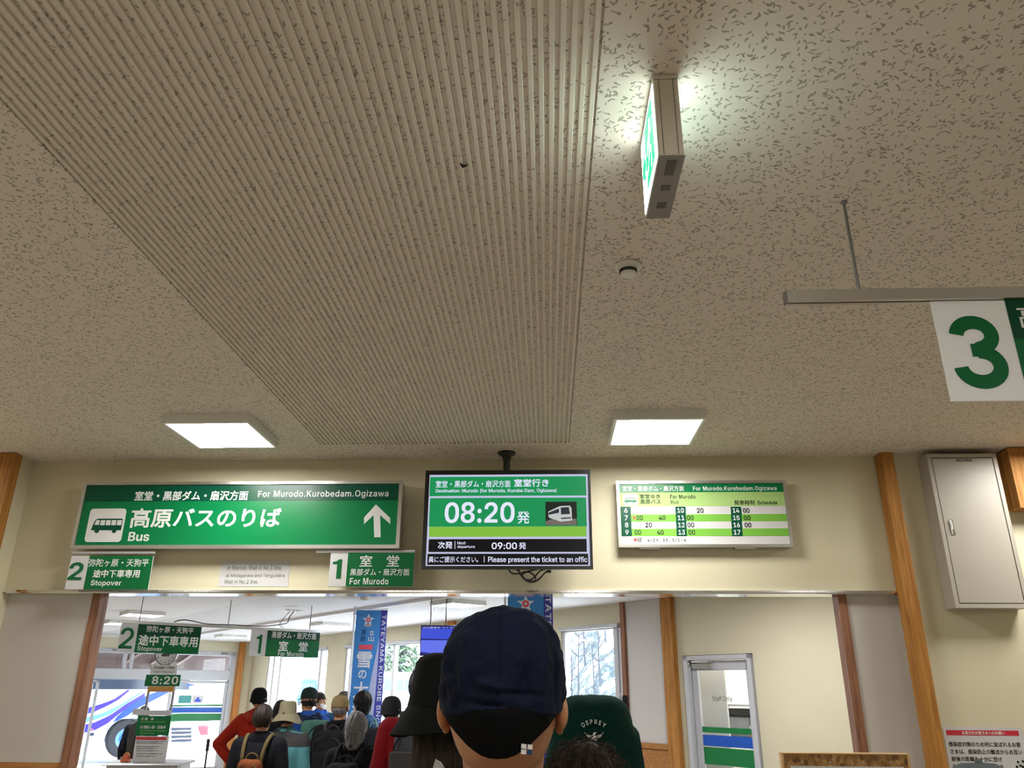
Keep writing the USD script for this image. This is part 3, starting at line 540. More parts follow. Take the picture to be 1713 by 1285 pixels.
for st, cx, k in (('00', 1070, 1), ('40', 1107.5, 1), ('20', 1085, 2), ('00', 1067, 3), ('40', 1104.5, 3), ('20', 1171, 0), ('00', 1154.5, 1), ('00', 1155.5, 2), ('00', 1157, 3), ('00', 1248, 0), ('00', 1249.5, 1), ('00', 1251, 2)): num(st, cx, k, 'ink', 11)
layer(tt, 'lettering', B.text('室堂・黒部ダム・扇沢方面', 1041, 813, 1144, 822, 600), 'letter', 2); layer(tt, 'lettering', B.text('For Murodo.Kurobedam.Ogizawa', 1159, 813.5, 1299, 822.5, 700, 5), 'letter', 2)
layer(tt, 'lettering', B.text('室堂ゆき', 1070, 827, 1104, 834.5, 600), 'ink', 2); layer(tt, 'lettering', B.text('高原バス', 1071, 835.5, 1105, 843.5, 600), 'ink', 2)
layer(tt, 'lettering', B.text('For Murodo', 1121, 828, 1163, 834.5, 600, 6), 'ink', 2); layer(tt, 'lettering', B.text('Bus', 1122, 837, 1135, 843, 400, 4), 'ink', 2)
layer(tt, 'lettering', B.text('発車時刻', 1228, 837, 1262, 845, 600), 'ink', 2); layer(tt, 'lettering', B.text('Schedule', 1267, 838, 1300, 844, 600), 'ink', 2)
layer(tt, 'pictogram_plate', B.rect(1042.5, 826, 1066.5, 846), 'white', 2); layer(tt, 'pictogram', bus_pic(*B.rect(1044.5, 833, 1064.5, 841.5).bounds), 'green', 3)
for px, py in ((1061, 866.5), (1062.5, 903)): cx, cy = B.p(px, py); layer(tt, 'dot', Point(cx, cy).buffer(.0085), 'reddot', 3)
layer(tt, 'lettering', B.text('印', 1066, 899.5, 1073, 907, 600), 'ink', 2); layer(tt, 'lettering', B.text('4/29, 30, 5/1-4', 1083, 901, 1148, 907.5, 600, 14), 'grey_ink', 2)

# hanging television
B = Board((-.2285, 4.45, 2.562)); tv = thing('television', 'flat screen showing the 08:20 departure, hanging from the ceiling', 'television', B.M4)
x0, y0, x1, y1 = -.4825, -.286, .4795, .284
obj('casing', cbx(x0 + .01, x1 - .01, y0 + .01, y1 - .01, -.055, -.012, .008), 'tvblack', tv)
sx0, sy0, sx1, sy1 = B.rect(715.5, 794, 985, 947).bounds; scr = sbox(sx0, sy0, sx1, sy1)
obj('bezel', prism(sbox(x0, y0, x1, y1).difference(scr), -.014, .003), 'tvblack', tv)
screen = obj('screen', prism(scr.buffer(.002), -.006, -.0005), 'tv_frame', tv)
def ts(name, a, m, k=0): o = obj(name, prism(B.rect(*a), k * .0004, (k + 1) * .0004), m, screen); return o
def tl(st, bb, m='tv_white', w=700, trk=0, name='lettering'): return obj(name, prism(B.text(st, *bb, w, trk), .0008, .0012), m, screen)
ts('band', (719, 797.5, 980.5, 829.5), 'tv_green'); ts('band', (718.5, 833, 981, 881), 'tv_green'); ts('band', (718, 881.1, 981, 898), 'tv_lime'); ts('band', (717, 902, 981.5, 923.5), 'tv_black'); ts('band', (715, 926.5, 984, 945), 'tv_black')
tl('室堂・黒部ダム・扇沢方面', (729, 804, 854, 815.5), w=600); tl('室堂行き', (860, 801.5, 918, 814.5)); tl('Destination: Murodo (for Murodo, Kurobe Dam, Ogizawa)', (729, 817.8, 931, 825.2), w=600)
tl('08:20', (744, 840, 861, 875)); tl('発', (865, 855.5, 886, 876), w=600); tl('次発', (732.5, 906, 757, 918), w=700); ts('rule', (760.5, 905.5, 761.5, 918.5), 'tv_white', 1)
tl('Next', (765, 906, 779, 911), w=600); tl('departure', (765, 912.5, 794.5, 918), w=600); tl('09:00', (822.5, 907.5, 865, 919)); tl('発', (868, 907.5, 880, 919), w=600)
tl('員にご提示ください。', (717, 931, 800, 941.2), w=600); ts('rule', (809.5, 930.5, 810.5, 941), 'tv_white', 1); tl('Please present the ticket to an offic', (816.5, 931.5, 982.5, 943), w=600)
ts('picture', (912.5, 839.5, 965, 879), 'tv_forest', 1)
def pp(name, pts, m, k): obj(name, prism(B.poly(pts), k * .0004, (k + 1) * .0004), m, screen)
pp('picture_road', [(913, 872), (930, 866), (964.5, 868), (964.5, 878.8), (913, 878.8)], 'tv_road', 2)
pp('picture_bus', [(917, 856), (934, 848), (936, 847), (953, 846), (956, 850), (957, 871), (938, 873), (918, 866)], 'tv_bus', 3)
pp('picture_windscreen', [(938, 849.5), (951.5, 848.5), (953.5, 860), (938.5, 861)], 'tv_wind', 4); pp('picture_window', [(918, 857.5), (935, 851), (935, 858), (918, 861.5)], 'tv_wind', 4)
pp('picture_bumper', [(938.5, 866.5), (955, 865.5), (955, 867.5), (938.5, 868.5)], 'tv_wind', 4)
mt = obj('ceiling_mount', cat_([xf(lathe([(0, .4379), (.055, .4379), (.055, .428), (.028, .41), (.022, .385), (0, .385)], 28), basis((-.0155, 0, -.16), (1, 0, 0), (0, 0, -1))) , cyl((-.0155, .42, -.16), (-.0155, .0, -.16), .020, 20), cbx(-.075, .044, -.12, .16, -.075, -.055, .003), cbx(-.045, .014, -.05, .05, -.17, -.073, .004)]), 'black', tv, smooth=40)
rng = random.Random(4)
for pts in ([(850, 950), (858, 958), (872, 957), (888, 953), (902, 950)], [(862, 950), (873, 962), (886, 971), (896, 969), (893, 961), (880, 956), (873, 962), (880, 970), (893, 972), (905, 964), (912, 957), (921, 954)], [(868, 950), (876, 966), (888, 968), (899, 958), (912, 952)]):
    P3 = [(*B.p(*q), -.035 + .012 * rng.uniform(-1, 1)) for q in pts]; obj('cable', tube(spline(P3, 40), .0042), 'cable', tv)
obj('plug', cat_([xf(cbx(*[v for v in (B.p(916, 955)[0] - .006, B.p(916, 955)[0] + .02)], B.p(916, 955)[1] - .006, B.p(916, 955)[1] + .008, -.045, -.03, .003), np.eye(4))]), 'cable', tv)

# switch cabinet
cb = thing('switch_cabinet', 'cream metal switch cabinet with chrome handle high on the right wall', 'cabinet', basis((2.245, 4.58, 2.085), (1, 0, 0), (0, 0, 1)))
cw, ch = .400, .880
obj('body', cbx(0, cw, 0, ch, -.1195, -.018, .003), 'cabinet', cb)
obj('frame', prism(sbox(0, 0, cw, ch).difference(sbox(.022, .022, cw - .022, ch - .022)), -.019, 0), 'cabinet', cb)
obj('gap', bx(.0215, cw - .0215, .0215, ch - .0215, -.0178, -.0165), 'dark', cb)
dr = obj('door', cbx(.026, cw - .026, .026, ch - .026, -.016, -.001, .002), 'cabinet', cb)
obj('handle_plate', cbx(.058, .078, .400, .492, -.001, .004, .004), 'chrome', dr); obj('handle', cbx(.060, .074, .425, .488, .004, .014, .004), 'chrome', dr); obj('lock', cyl((.068, .412, .003), (.068, .412, .009), .007, 16), 'chrome', dr)
obj('name_plate', cbx(.160, .262, .832, .848, -.001, .0008, .0004), mat('name_plate', (.30, .28, .25), .5), dr); obj('lettering', prism(affinity.translate(affinity.scale(text_poly('動力分電盤', 400, 8), .00016, .00014, origin=(0, 0)), .170, .8355), .0008, .0014), 'ink', dr)
# wooden box at the right edge
wb = thing('wall_box', 'brown wooden box high on the wall at the right picture edge', 'box', basis((2.708, 4.56, 2.64), (1, 0, 0), (0, 0, 1)))
obj('body', cbx(0, .32, 0, .352, -.138, -.012, .006), 'wood', wb); obj('frame', prism(sbox(-.002, -.002, .322, .354).difference(sbox(.03, .03, .29, .325)), -.013, .0), 'wood', wb)
# notice poster
B = Board((2.30, 4.697, 1.25)); po = thing('notice_poster', 'laminated white notice with red title bar at lower right', 'poster', B.M4)
x0, x1, y1 = B.p(1577, 1219)[0], B.p(1708, 1215)[0], B.p(1650, 1217)[1]
obj('sheet', prism(roundbox((x0, -.25, x1, y1), .012), -.001, 0), 'paper', po)
layer(po, 'title_bar', B.rect(1583, 1222, 1704, 1230.5), 'red', 0); layer(po, 'lettering', B.text('お並びのお客さまへのお願い', 1609, 1223.3, 1680, 1229.3, 600), 'letter', 1)
for st, bb in (('感染症対策のため列に並ばれるお客', (1587, 1241.5, 1707, 1249.5)), ('さまは、感染防止の観点からお互い', (1590, 1253.8, 1710, 1262)), ('前後の距離を十分に空け', (1592, 1266, 1676, 1274)), ('お待ちくださいますよう', (1594, 1278.5, 1678, 1286))): layer(po, 'lettering', B.text(st, *bb, 600), 'ink', 0)
dots = [Point(*B.p(x, y)).buffer(.006) for x, y in ((1703, 1275), (1711, 1274), (1707, 1281), (1701, 1283), (1711, 1283))]; layer(po, 'pictogram', union_all(dots), 'ink', 0)
# OSB board
B = Board((1.44, 4.30, 1.20)); ob = thing('chipboard_panel', 'chipboard panel with pine frame standing below the grey side panel', 'board', B.M4)
x0, x1, y1 = B.p(1306, 1262)[0], B.p(1521, 1262)[0], B.p(1410, 1260)[1]
obj('board', bx(x0 + .012, x1 - .012, -1.1, y1 - .006, -.02, -.004), 'osb', ob)
obj('batten', cbx(x0, x1, y1 - .006, y1, -.04, .002, .001), 'pine', ob); obj('batten', cbx(x0, x0 + .012, -1.2, y1 - .006, -.04, .002, .001), 'pine', ob); obj('batten', cbx(x1 - .012, x1, -1.2, y1 - .006, -.04, .002, .001), 'pine', ob)
objs('screw', [xf(cyl((0, 0, -.006), (0, 0, -.0025), .005, 10), T(*B.p(x, y), 0)) for x, y in ((1342, 1275), (1389, 1275.5), (1445, 1275.5), (1490, 1275.5))], 'alu', ob)
pn = thing('board_notice', 'white sheet fixed to the chipboard panel', 'note', B.M4); a = B.rect(1325, 1282.5, 1516, 1330).bounds; obj('sheet', bx(a[0], a[2], a[1], a[3], -.0035, -.0015), 'paper', pn)

# ================================================================== THE HALL'S OBJECTS
MR = np.array([-3.294, 9.5625, 0]); BR = Board(MR + np.array([0, 0, 2.15]) - AX * .02, NX)
hr = thing('sign_rail', 'grey hanging rail carrying the number 2 and 1 signs in the hall', 'sign rail', basis(MR, NX, (0, 0, 1)))
obj('rail', cbx(-1.66, .668, 2.285, 2.315, -.016, .016, .003), 'alu', hr)
for r in (-1.46, -.50, .50): obj('rod', cyl((r, 2.315, 0), (r, 2.5995, 0), .005), 'steel', hr)
def hall_sign(lab, box, gxy, split, prints):
    t = thing('platform_sign', lab, 'sign', BR.M4, 'number signs of the bus lines'); x0, y0, x1, y1 = BR.rect(*box).bounds; y1 = min(y1, .134)
    obj('panel', cbx(x0, x1, y0, y1, -.008, -.0005, .001), 'white', t); gx, sy = BR.p(*gxy)[0], BR.p(gxy[0], split)[1]
    layer(t, 'green_field', sbox(gx, y0, x1, sy), 'green3', 0); layer(t, 'green_field', sbox(gx, sy + .0003, x1, y1), 'greendk3', 0, 'darker green upper field')
    for st, bb, wg, tk, m in prints: layer(t, 'lettering' if m == 'letter' else 'numeral', BR.text(st, *bb, wg, tk), m, 1)
hall_sign('number 2 stopover sign hanging from the left end of the hall rail', (199, 1043, 335, 1093), (228, 1068), 1062.5,
          [('2', (200.5, 1050, 223, 1085.5), 600, 0, 'green3'), ('弥陀ヶ原・天狗平', (245, 1048.5, 324, 1059), 600, 0, 'letter'), ('途中下車専用', (231.5, 1063.5, 331, 1081.5), 700, 0, 'letter'), ('Stopover', (229.5, 1081.5, 271, 1091), 600, 3, 'letter')])
hall_sign('number 1 Murodo sign hanging from the right end of the hall rail', (418.5, 1054, 534, 1099), (445.5, 1077), 1069.5,
          [('1', (428.5, 1061.5, 437.5, 1093.5), 600, 0, 'green3'), ('黒部ダム・扇沢方面', (454.5, 1058, 529, 1069), 600, 0, 'letter'), ('室', (466, 1072.5, 482, 1089), 700, 0, 'letter'), ('堂', (499.5, 1074, 515, 1090), 700, 0, 'letter'), ('For Murodo', (465, 1090.5, 508, 1098), 600, 6, 'letter')])
# cable on the rail up to the ceiling socket
w0 = at(492, 1020, 2, 2.599); r2 = lambda r, z, o=0: MR + NX * r + AX * o + np.array([0, 0, z])
so = thing('ceiling_socket', 'small white ceiling socket feeding the hall rail cable', 'socket', T(*w0[:2], 2.6, 49.5))
obj('plate', cbx(-.11, .11, -.04, .04, -.012, -.0005, .003), 'plastic_w', so); objs('outlet', [cbx(x - .022, x + .022, -.02, .02, -.022, -.012, .003) for x in (-.07, 0, .07)], 'plastic_w', so)
ca = thing('power_cable', 'black power cable looping from ceiling socket to the hall sign rail', 'cable')
obj('cord', tube(spline([w0 + [0, 0, -.024], w0 + [-.03, -.02, -.07], w0 * .62 + r2(.1, 2.33) * .38 + [0, 0, -.08], w0 * .3 + r2(-.05, 2.33) * .7 + [0, 0, -.05], r2(-.22, 2.325), r2(-.5, 2.325), r2(-.8, 2.328), r2(-1.05, 2.345), r2(-1.1, 2.325)], 60), .006, 6), 'cable', ca)
obj('cord', tube(spline([w0 + [-.05, 0, -.024], w0 + [-.1, -.05, -.10], w0 * .5 + r2(.05, 2.33) * .5 + [0, 0, -.11]], 24), .004, 6), 'cable', ca)
# hall smoke detector
w = at(610, 996, 2, 2.635); sd2 = thing('smoke_detector', 'small round detector on the hall ceiling beside the tall banner', 'smoke detector', T(w[0], w[1], 2.635))
obj('base', lathe([(0, 0), (.07, 0), (.072, -.012), (.06, -.02), (0, -.02)], 28), 'plastic_w', sd2, smooth=40); obj('sensor_head', lathe([(0, -.0201), (.045, -.0201), (.042, -.05), (.03, -.058), (0, -.058)], 28), 'plastic_w', sd2, smooth=40)
# banners
def banner(lab, o, ux, pts, dx, dy, sc, full):
    """Narrow pole banner; prints placed from the left banner's picture, moved to this one."""
    B = Board(o, ux); t = thing('pole_banner', lab, 'banner', B.M4, 'blue pole banners in the hall'); hz = B.o[2]
    x0, y0, x1, y1 = B.rect(*pts).bounds; wd = x1 - x0; hgt = min(1.75, y1 + hz - .35); y0 = y1 - hgt
    U = lambda u, v: (x0 + u * wd, y1 - v * wd)                                 # unit: banner widths from the top left
    obj('cloth', bx(x0, x1, y0, y1, -.003, -.0005), 'ban', t)
    layer(t, 'side_strip', Polygon([U(.80, 0), U(1, 0), U(1, hgt / wd), U(.70, hgt / wd), U(.80, 2.0)]), 'banp', 0)
    layer(t, 'wedge', Polygon([U(.80, .80), U(.79, 2.2), U(.70, hgt / wd), U(.30, hgt / wd), U(.62, 2.0)]), 'banl', 0)
    obj('pole', cyl((x0 - .022, -hz + .06, -.004), (x0 - .022, y1 + .05, -.004), .010), 'banw', t); obj('arm', cyl((x0 - .022, y1 + .012, -.004), (x1, y1 + .012, -.004), .006), 'banw', t)
    objs('loop', [bx(x0 - .034, x0, y1 - k * .3 - .05, y1 - k * .3 - .02, -.006, .001) for k in range(6)], 'banw', t)
    obj('base', xf(lathe([(0, 0), (.16, 0), (.16, .03), (.05, .06), (.03, .10), (0, .10)], 24), np.array([[1, 0, 0, x0 - .022], [0, 0, 1, -hz], [0, -1, 0, -.004], [0, 0, 0, 1.]])), 'black', t)
    def put(st, u0, v0, u1, v1, m, k=1, wg=700, name='lettering', rot=False):
        g = text_poly(st, wg, 4)
        if rot: g = affinity.rotate(g, -90, origin=(0, 0))
        b = g.bounds; (xa, ya), (xb, yb) = U(u0, v1), U(u1, v0); kx, ky = (xb - xa) / (b[2] - b[0]), (yb - ya) / (b[3] - b[1])
        layer(t, name, affinity.affine_transform(g, [kx, 0, 0, ky, xa - b[0] * kx, ya - b[1] * ky]), m, k)
    cx, cy = U(.40, .30); s = wd
    star = Polygon([(cx + s * (.20 if i % 2 == 0 else .085) * math.sin(i * math.pi / 5), cy + s * (.20 if i % 2 == 0 else .085) * math.cos(i * math.pi / 5)) for i in range(10)])
    layer(t, 'emblem', star, 'banw', 1); layer(t, 'emblem', union_all([affinity.translate(affinity.scale(sbox(-.11, -.035, .11, .035), s, s, origin=(0, 0)), cx, cy - s * .17)]), 'bangold', 2); layer(t, 'emblem', Point(cx, cy).buffer(s * .075), 'banr', 2); layer(t, 'emblem', Point(cx, cy).buffer(s * .03), 'banw', 3)
    put('黒', .20, .60, .36, .76, 'bannavy', wg=400); put('部', .19, .79, .35, .95, 'bannavy', wg=400); put('立', .46, .62, .62, .76, 'banw'); put('山', .44, .79, .62, .95, 'banw')
    layer(t, 'ribbon', sbox(*U(.16, 1.19), *U(.60, 1.05)), 'banr', 1)
    put('雪', .12, 1.26, .60, 1.74, 'banw'); put('の', .20, 1.80, .46, 2.05, 'banw'); put('大', .08, 2.14, .56, 2.62, 'banw'); put('谷', .06, 2.74, .54, 3.2, 'banw')
    put('TATEYAMA KUROBE SNOW', .84, .14, .965, 3.6, 'banw', 1, 600, rot=True)
    return t
banner('tall blue pole banner with white characters standing in the middle of the hall', (-2.1, 9.6, 1.9), (1, 0, 0), (590, 1021, 643, 1200), 0, 0, 1, True)
banner('blue pole banner behind the navy cap, nearest the header', (-.15, 6.7, 1.9), (1, 0, 0), (849, 987, 925, 1100), 0, 0, 1, False)
# hall television
B = Board((-1.13, 9.0, 2.15)); t2 = thing('television', 'small screen with a blue snow picture hanging in the hall', 'television', B.M4)
x0, x1, y0, y1 = B.p(703, 1070)[0], B.p(703, 1070)[0] + .58, B.p(703, 1097)[1], B.p(704, 1046)[1]
obj('casing', cbx(x0, x1, y0, y1, -.05, -.002, .004), 'tvblack', t2); a0, a1, c0, c1 = x0 + .008, x1 - .008, y0 + .01, y1 - .008
s2 = obj('screen', bx(a0, a1, c0, c1, -.0019, -.0005), 'tv2_mid', t2)
obj('picture_sky', bx(a0, a1, c0 + .5 * (c1 - c0), c1, -.0005, .0), 'tv2_sky', s2); obj('picture_ridge', prism(Polygon([(a0, c0 + .56 * (c1 - c0)), (a0, c0 + .5 * (c1 - c0)), (a1, c0 + .5 * (c1 - c0)), (a1, c0 + .53 * (c1 - c0)), (a0 + .3, c0 + .54 * (c1 - c0))]), 0, .0005), 'tv2_dark', s2)
obj('picture_foreground', prism(Polygon([(a0, c0), (a1, c0), (a1, c0 + .02), (a0 + .12, c0 + .015), (a0, c0 + .03)]), 0, .0005), 'tv2_dark', s2); obj('caption_bar', bx(a0, a1, c1 - .028, c1, 0, .0005), 'tv2_dark', s2)
tp = text_poly('立山室堂平 ライブカメラ', 600); b = tp.bounds; kk = (a1 - a0) * .8 / (b[2] - b[0]); obj('lettering', prism(affinity.affine_transform(tp, [kk, 0, 0, .00019, a0 + .01, c1 - .024]), .0005, .001), 'tv2_text', s2)
objs('rod', [cyl((x0 + .10, y1 - .02, -.055), (x0 + .10, 2.5995 - 2.15, -.055), .008), cyl((x0 + .27, y1 - .02, -.055), (x0 + .27, 2.5995 - 2.15, -.055), .008)], 'steel', t2); obj('bracket', bx(x0 + .06, x0 + .4, y0 + .06, y1 - .02, -.07, -.051), 'black', t2)
# camera / projector bits above that screen: a wooden post on the hall wall
struct('trim_12', wbox(CT0, CT1, -.05, -.001, 0, 2.6), 'woodlite', 'orange wooden column between the hall windows', 'trim')

# ticket counter with its boards, seen through the left of the opening
CY = 9.4; B = Board((-4.4, CY, 1.4)); ZD = at(222, 1275, 1, CY)[2] - 1.4 + .004
dk = thing('ticket_counter', 'grey ticket counter at the bottom left of the opening', 'counter', T(-4.4, CY + .12, at(222, 1275, 1, CY)[2] - .945, 6))
obj('top', cbx(-.50, .34, -.22, .30, .915, .945, .006), 'desk', dk); obj('body', cbx(-.46, .30, -.19, .27, .945 - at(222, 1275, 1, CY)[2], .913, .004), 'frame_white', dk); obj('rim', cat_([cyl((-.50, -.23, .93), (.34, -.23, .93), .012)]), 'chrome', dk)
tk = thing('departure_stand', 'two-posted stand with green 8:20 board on the ticket counter', 'sign stand', B.M4)
def bb(x0, y0, x1, y1): return B.rect(x0, y0, x1, y1).bounds
def board(name, box, m, z0=-.012, z1=-.0005, par=None): a = bb(*box); return obj(name, cbx(a[0], a[2], a[1], a[3], z0, z1, .0015), m, par if par is not None else tk)
q0, q1, qt = B.p(243.8, 1175)[0], B.p(286, 1175)[0], B.p(270, 1131)[1]
objs('post', [cbx(q - .012, q + .012, ZD, qt, -.04, -.016, .002) for q in (q0, q1)], 'steel', tk)
p = board('time_board', (243, 1129, 301, 1148), 'green3'); layer(tk, 'lettering', B.text('8:20', 254.5, 1131.5, 298, 1145, 700, 6), 'letter', 0)
board('lower_board', (247, 1148.3, 291, 1157.5), 'yellow')
p = board('card', (252, 1112.5, 296, 1128.5), 'white', -.014); layer(tk, 'lettering', B.text('次の高原バス時刻', 257, 1115, 292, 1119.5, 600), 'ink', 0); layer(tk, 'lettering', B.text('Next Time Bus', 258, 1122.5, 290, 1125.5, 400), 'grey_ink', 0)
p = board('green_board', (228, 1197.5, 284, 1230.5), 'green3')
for st, q in (('① 室　堂', (236, 1200.5, 257, 1205)), ('② 弥陀ヶ原・天狗平', (234, 1214, 277.5, 1219.5))): layer(tk, 'lettering', B.text(st, *q, 600), 'letter', 0)
for y, x1 in ((1208, 276), (1223, 278), (1226.8, 258)): layer(tk, 'lettering', B.text('For Murodo Midagahara and Tengudaira line' if x1 > 260 else 'Stopover line', 234, y - 1.2, x1, y + .8, 400), 'limelt', 0)
p = board('notice', (224, 1231.5, 279.5, 1275), 'paper', -.010); layer(tk, 'title_bar', B.rect(227.5, 1233, 278.5, 1238), 'red', 0)
for y, x1 in ((1240.5, 277), (1243.5, 273), (1249, 268), (1252, 262), (1256, 266), (1261, 272), (1265, 260)): layer(tk, 'lettering', B.text('感染症対策のためお客さまは前後の距離を十分に空けて', 228, y - 1.1, x1, y + 1.1, 400), 'ink' if y < 1245 else 'grey_ink', 0)
board('rail', (228, 1188.5, 284.5, 1197), 'alupaint', -.02)
cx, cy = B.p(277, 1093); ck = thing('wall_clock', 'round white clock above the 8:20 board, half hidden by the number 2 sign', 'clock', B.M4)
def xyl(m, x, y, z): return xf(m, np.array([[1, 0, 0, x], [0, 1, 0, y], [0, 0, 1, z], [0, 0, 0, 1.]]))
obj('case', xyl(lathe([(0, -.05), (.128, -.05), (.132, -.02), (.132, .0), (.124, .004), (.122, -.004), (0, -.004)], 48), cx, cy, -.01), 'steel', ck, smooth=40); obj('dial', xyl(lathe([(0, -.0039), (.1215, -.0039), (.1215, -.003), (0, -.003)], 40), cx, cy, -.01), 'white', ck)
for h in range(1, 13):
    g = text_poly(str(h), 600); g = affinity.scale(g, .00028, .00028, origin=(0, 0)); c = g.centroid; g = affinity.translate(g, cx + .095 * math.sin(h * math.pi / 6) - c.x, cy + .095 * math.cos(h * math.pi / 6) - c.y); obj('numeral', prism(g, -.0129, -.012), 'ink', ck)
obj('date_window', bx(cx - .045, cx + .045, cy - .035, cy - .005, -.0129, -.012), 'grey_ink', ck)
for ang, L, r in ((245, .055, .005), (95, .085, .0035)): obj('hand', xf(bx(-r, r, -.012, L, -.0119, -.0105), np.array([[math.cos(math.radians(ang)), math.sin(math.radians(ang)), 0, cx], [-math.sin(math.radians(ang)), math.cos(math.radians(ang)), 0, cy], [0, 0, 1, 0], [0, 0, 0, 1.]])), 'ink', ck)
obj('hanger', cat_([cbx(cx + .03, cx + .05, cy - .27, cy - .05, -.075, -.062, .002)]), 'steel', ck)
ac = thing('acrylic_screen', 'clear acrylic screen left of the boards on the ticket counter', 'screen', B.M4); a = bb(212, 1192, 229, 1275); obj('sheet', bx(a[0], a[2], ZD, a[3], -.03, -.025), 'acrylic', ac)
a = bb(220, 1186, 243, 1196); obj('clip', cbx(a[0], a[2], a[1], a[3], -.035, -.02, .003), 'alupaint', ac)
td = thing('tape_dispenser', 'small orange tape dispenser on the left of the ticket counter', 'tape dispenser', T(at(210, 1275, 1, CY)[0], CY, ZD + 1.4 - .003))
obj('base', cbx(-.05, .05, -.03, .03, 0, .03, .006), 'tape', td); obj('holder', cat_([cbx(-.028, .034, -.028, -.018, .028, .075, .006), cbx(-.028, .034, .018, .028, .028, .075, .006)]), 'tape', td); obj('roll', xf(lathe([(.012, -.012), (.03, -.012), (.03, .012), (.012, .012)], 24), np.array([[1, 0, 0, .0], [0, 0, 1, 0], [0, -1, 0, .066], [0, 0, 0, 1.]])), 'yellow', td); obj('cutter', cbx(-.062, -.05, -.02, .02, .02, .05, .003), 'steel', td)

# office behind the staff door
struct('wall_office', cat_([wbox(-1.9, -1.86, .14, 2.4, 0, 2.6), wbox(-.42, -.38, .14, 2.4, 0, 2.6), wbox(-1.9, -.38, 2.4, 2.44, 0, 2.6), wbox(-1.9, -.38, .14, 2.44, 2.6, 2.64), wbox(-1.9, -.38, .14, 2.44, -.04, 0)]), 'office', 'bare walls of the staff office behind the glass door', 'office')
tag(obj('office_partition', wbox((at_plane(1214, 1150, W0 + NX * .43, NX) - W0) @ AX, -.45, .42, .45, .0, 2.3), 'white'), 'white partition board behind the staff door glass', 'partition')
ol = thing('office_light', 'ceiling light of the staff office, out of view', 'ceiling light'); obj('housing', wbox(-1.5, -.9, 1.0, 1.6, 2.56, 2.599), 'housing', ol); obj('diffuser', wbox(-1.48, -.92, 1.02, 1.58, 2.553, 2.559), 'officelamp', ol)
ol2 = thing('office_light', 'strip light over the staff door inside the office, out of view', 'ceiling light'); obj('housing', wbox(-1.6, -.7, .17, .33, 2.56, 2.599), 'housing', ol2); obj('diffuser', wbox(-1.58, -.72, .18, .32, 2.553, 2.559), 'officelamp', ol2)
of = thing('office_shelf', 'office shelf with grey machines behind the right of the staff door', 'shelf')
obj('shelf_board', wbox(-1.12, -.46, .70, 1.15, 1.165, 1.19), 'alupaint', of); obj('side', wbox(-1.14, -1.12, .70, 1.15, .0, 1.52), 'alupaint', of); obj('side', wbox(-.46, -.44, .70, 1.15, .0, 1.52), 'alupaint', of); obj('shelf_board', wbox(-1.12, -.46, .70, 1.15, 1.50, 1.52), 'alupaint', of)
pr = thing('office_printer', 'dark and grey printer on the office shelf', 'printer'); obj('body', wbox(-1.02, -.62, .74, 1.1, 1.191, 1.40, .015), 'printer', pr); obj('panel', wbox(-1.08, -.50, .72, 1.1, 1.402, 1.47), 'black', pr); obj('tray', wbox(-.98, -.66, .70, .738, 1.24, 1.28), 'black', pr)
bo = thing('document_stand', 'small yellow and white paper stack beside the office printer', 'papers'); obj('sheets', wbox(-1.11, -1.03, .71, .80, 1.191, 1.25), 'yellow', bo); obj('sheet', wbox(-1.11, -1.03, .71, .80, 1.251, 1.31), 'paper', bo)
# ================================================================== OUTSIDE
struct('ground_snow', bx(-160, 160, -40, 220, -.20, -.121), 'snow', 'bright snowy ground outside the hall', 'snow')
cn = thing('canopy', 'mauve bus-bay canopy outside the automatic door', 'canopy'); obj('soffit', dbox(-1.5, 6.5, .16, 3.0, 2.70, 2.82), 'canopy', cn); obj('fascia', dbox(-1.5, 6.5, 3.0, 3.08, 2.02, 2.82), 'canopy', cn)
objs('beam', [xf(cbx(-1.3, 1.3, -.05, .05, -.05, .05), np.array([[BX[0] * .8 , AX[0], 0, (K + BX * s + AX * 2.94)[0]], [BX[1] * .8, AX[1], 0, (K + BX * s + AX * 2.94)[1]], [.0, 0, 1, 2.35], [0, 0, 0, 1.]]) @ np.array([[.86, 0, .5, 0], [0, 1, 0, 0], [-.5, 0, .86, 0], [0, 0, 0, 1.]]) @ np.diag([.28, 1, .5, 1])) for s in (.5, 1.1, 1.7)], 'canopyb', cn)
objs('post', [cyl((*dl(s, 2.9)[:2], -.119), (*dl(s, 2.9)[:2], 2.70), .06) for s in (-1.2, 6.2)], 'canopyb', cn)
# coach seen through the automatic door
BO = 5.0; B = Board(dl(0, BO), NX); bu = thing('coach', 'white coach with blue swooshes parked outside the automatic door', 'bus', B.M4)
wx, wy = B.p(211, 1236); wr = .45
side = sbox(-10.5, .30, 1.05, 3.15).difference(Point(wx, wy).buffer(wr * 1.13)).difference(Point(wx - 6.2, wy).buffer(wr * 1.13)).difference(sbox(.2, .2, 1.2, .42).intersection(Polygon([(.2, .2), (1.2, .2), (1.2, .55)])))
obj('body', cat_([prism(side, -.08, 0), bx(-10.5, 1.05, .9, 3.15, -2.5, -.08), bx(-10.3, .7, .34, .9, -2.45, -.5)]), 'buswhite', bu)
obj('side_window', prism(sbox(-9.6, B.p(150, 1153)[1], .25, 2.75), 0, .004), 'buswin', bu)
objs('window_post', [bx(-9.6 + 1.45 * k, -9.54 + 1.45 * k, 1.68, 2.75, .004, .008) for k in range(1, 7)], 'black', bu)
PX = lambda pts: [(100 + a / 5.71, 1100 + b / 5.71) for a, b in pts]
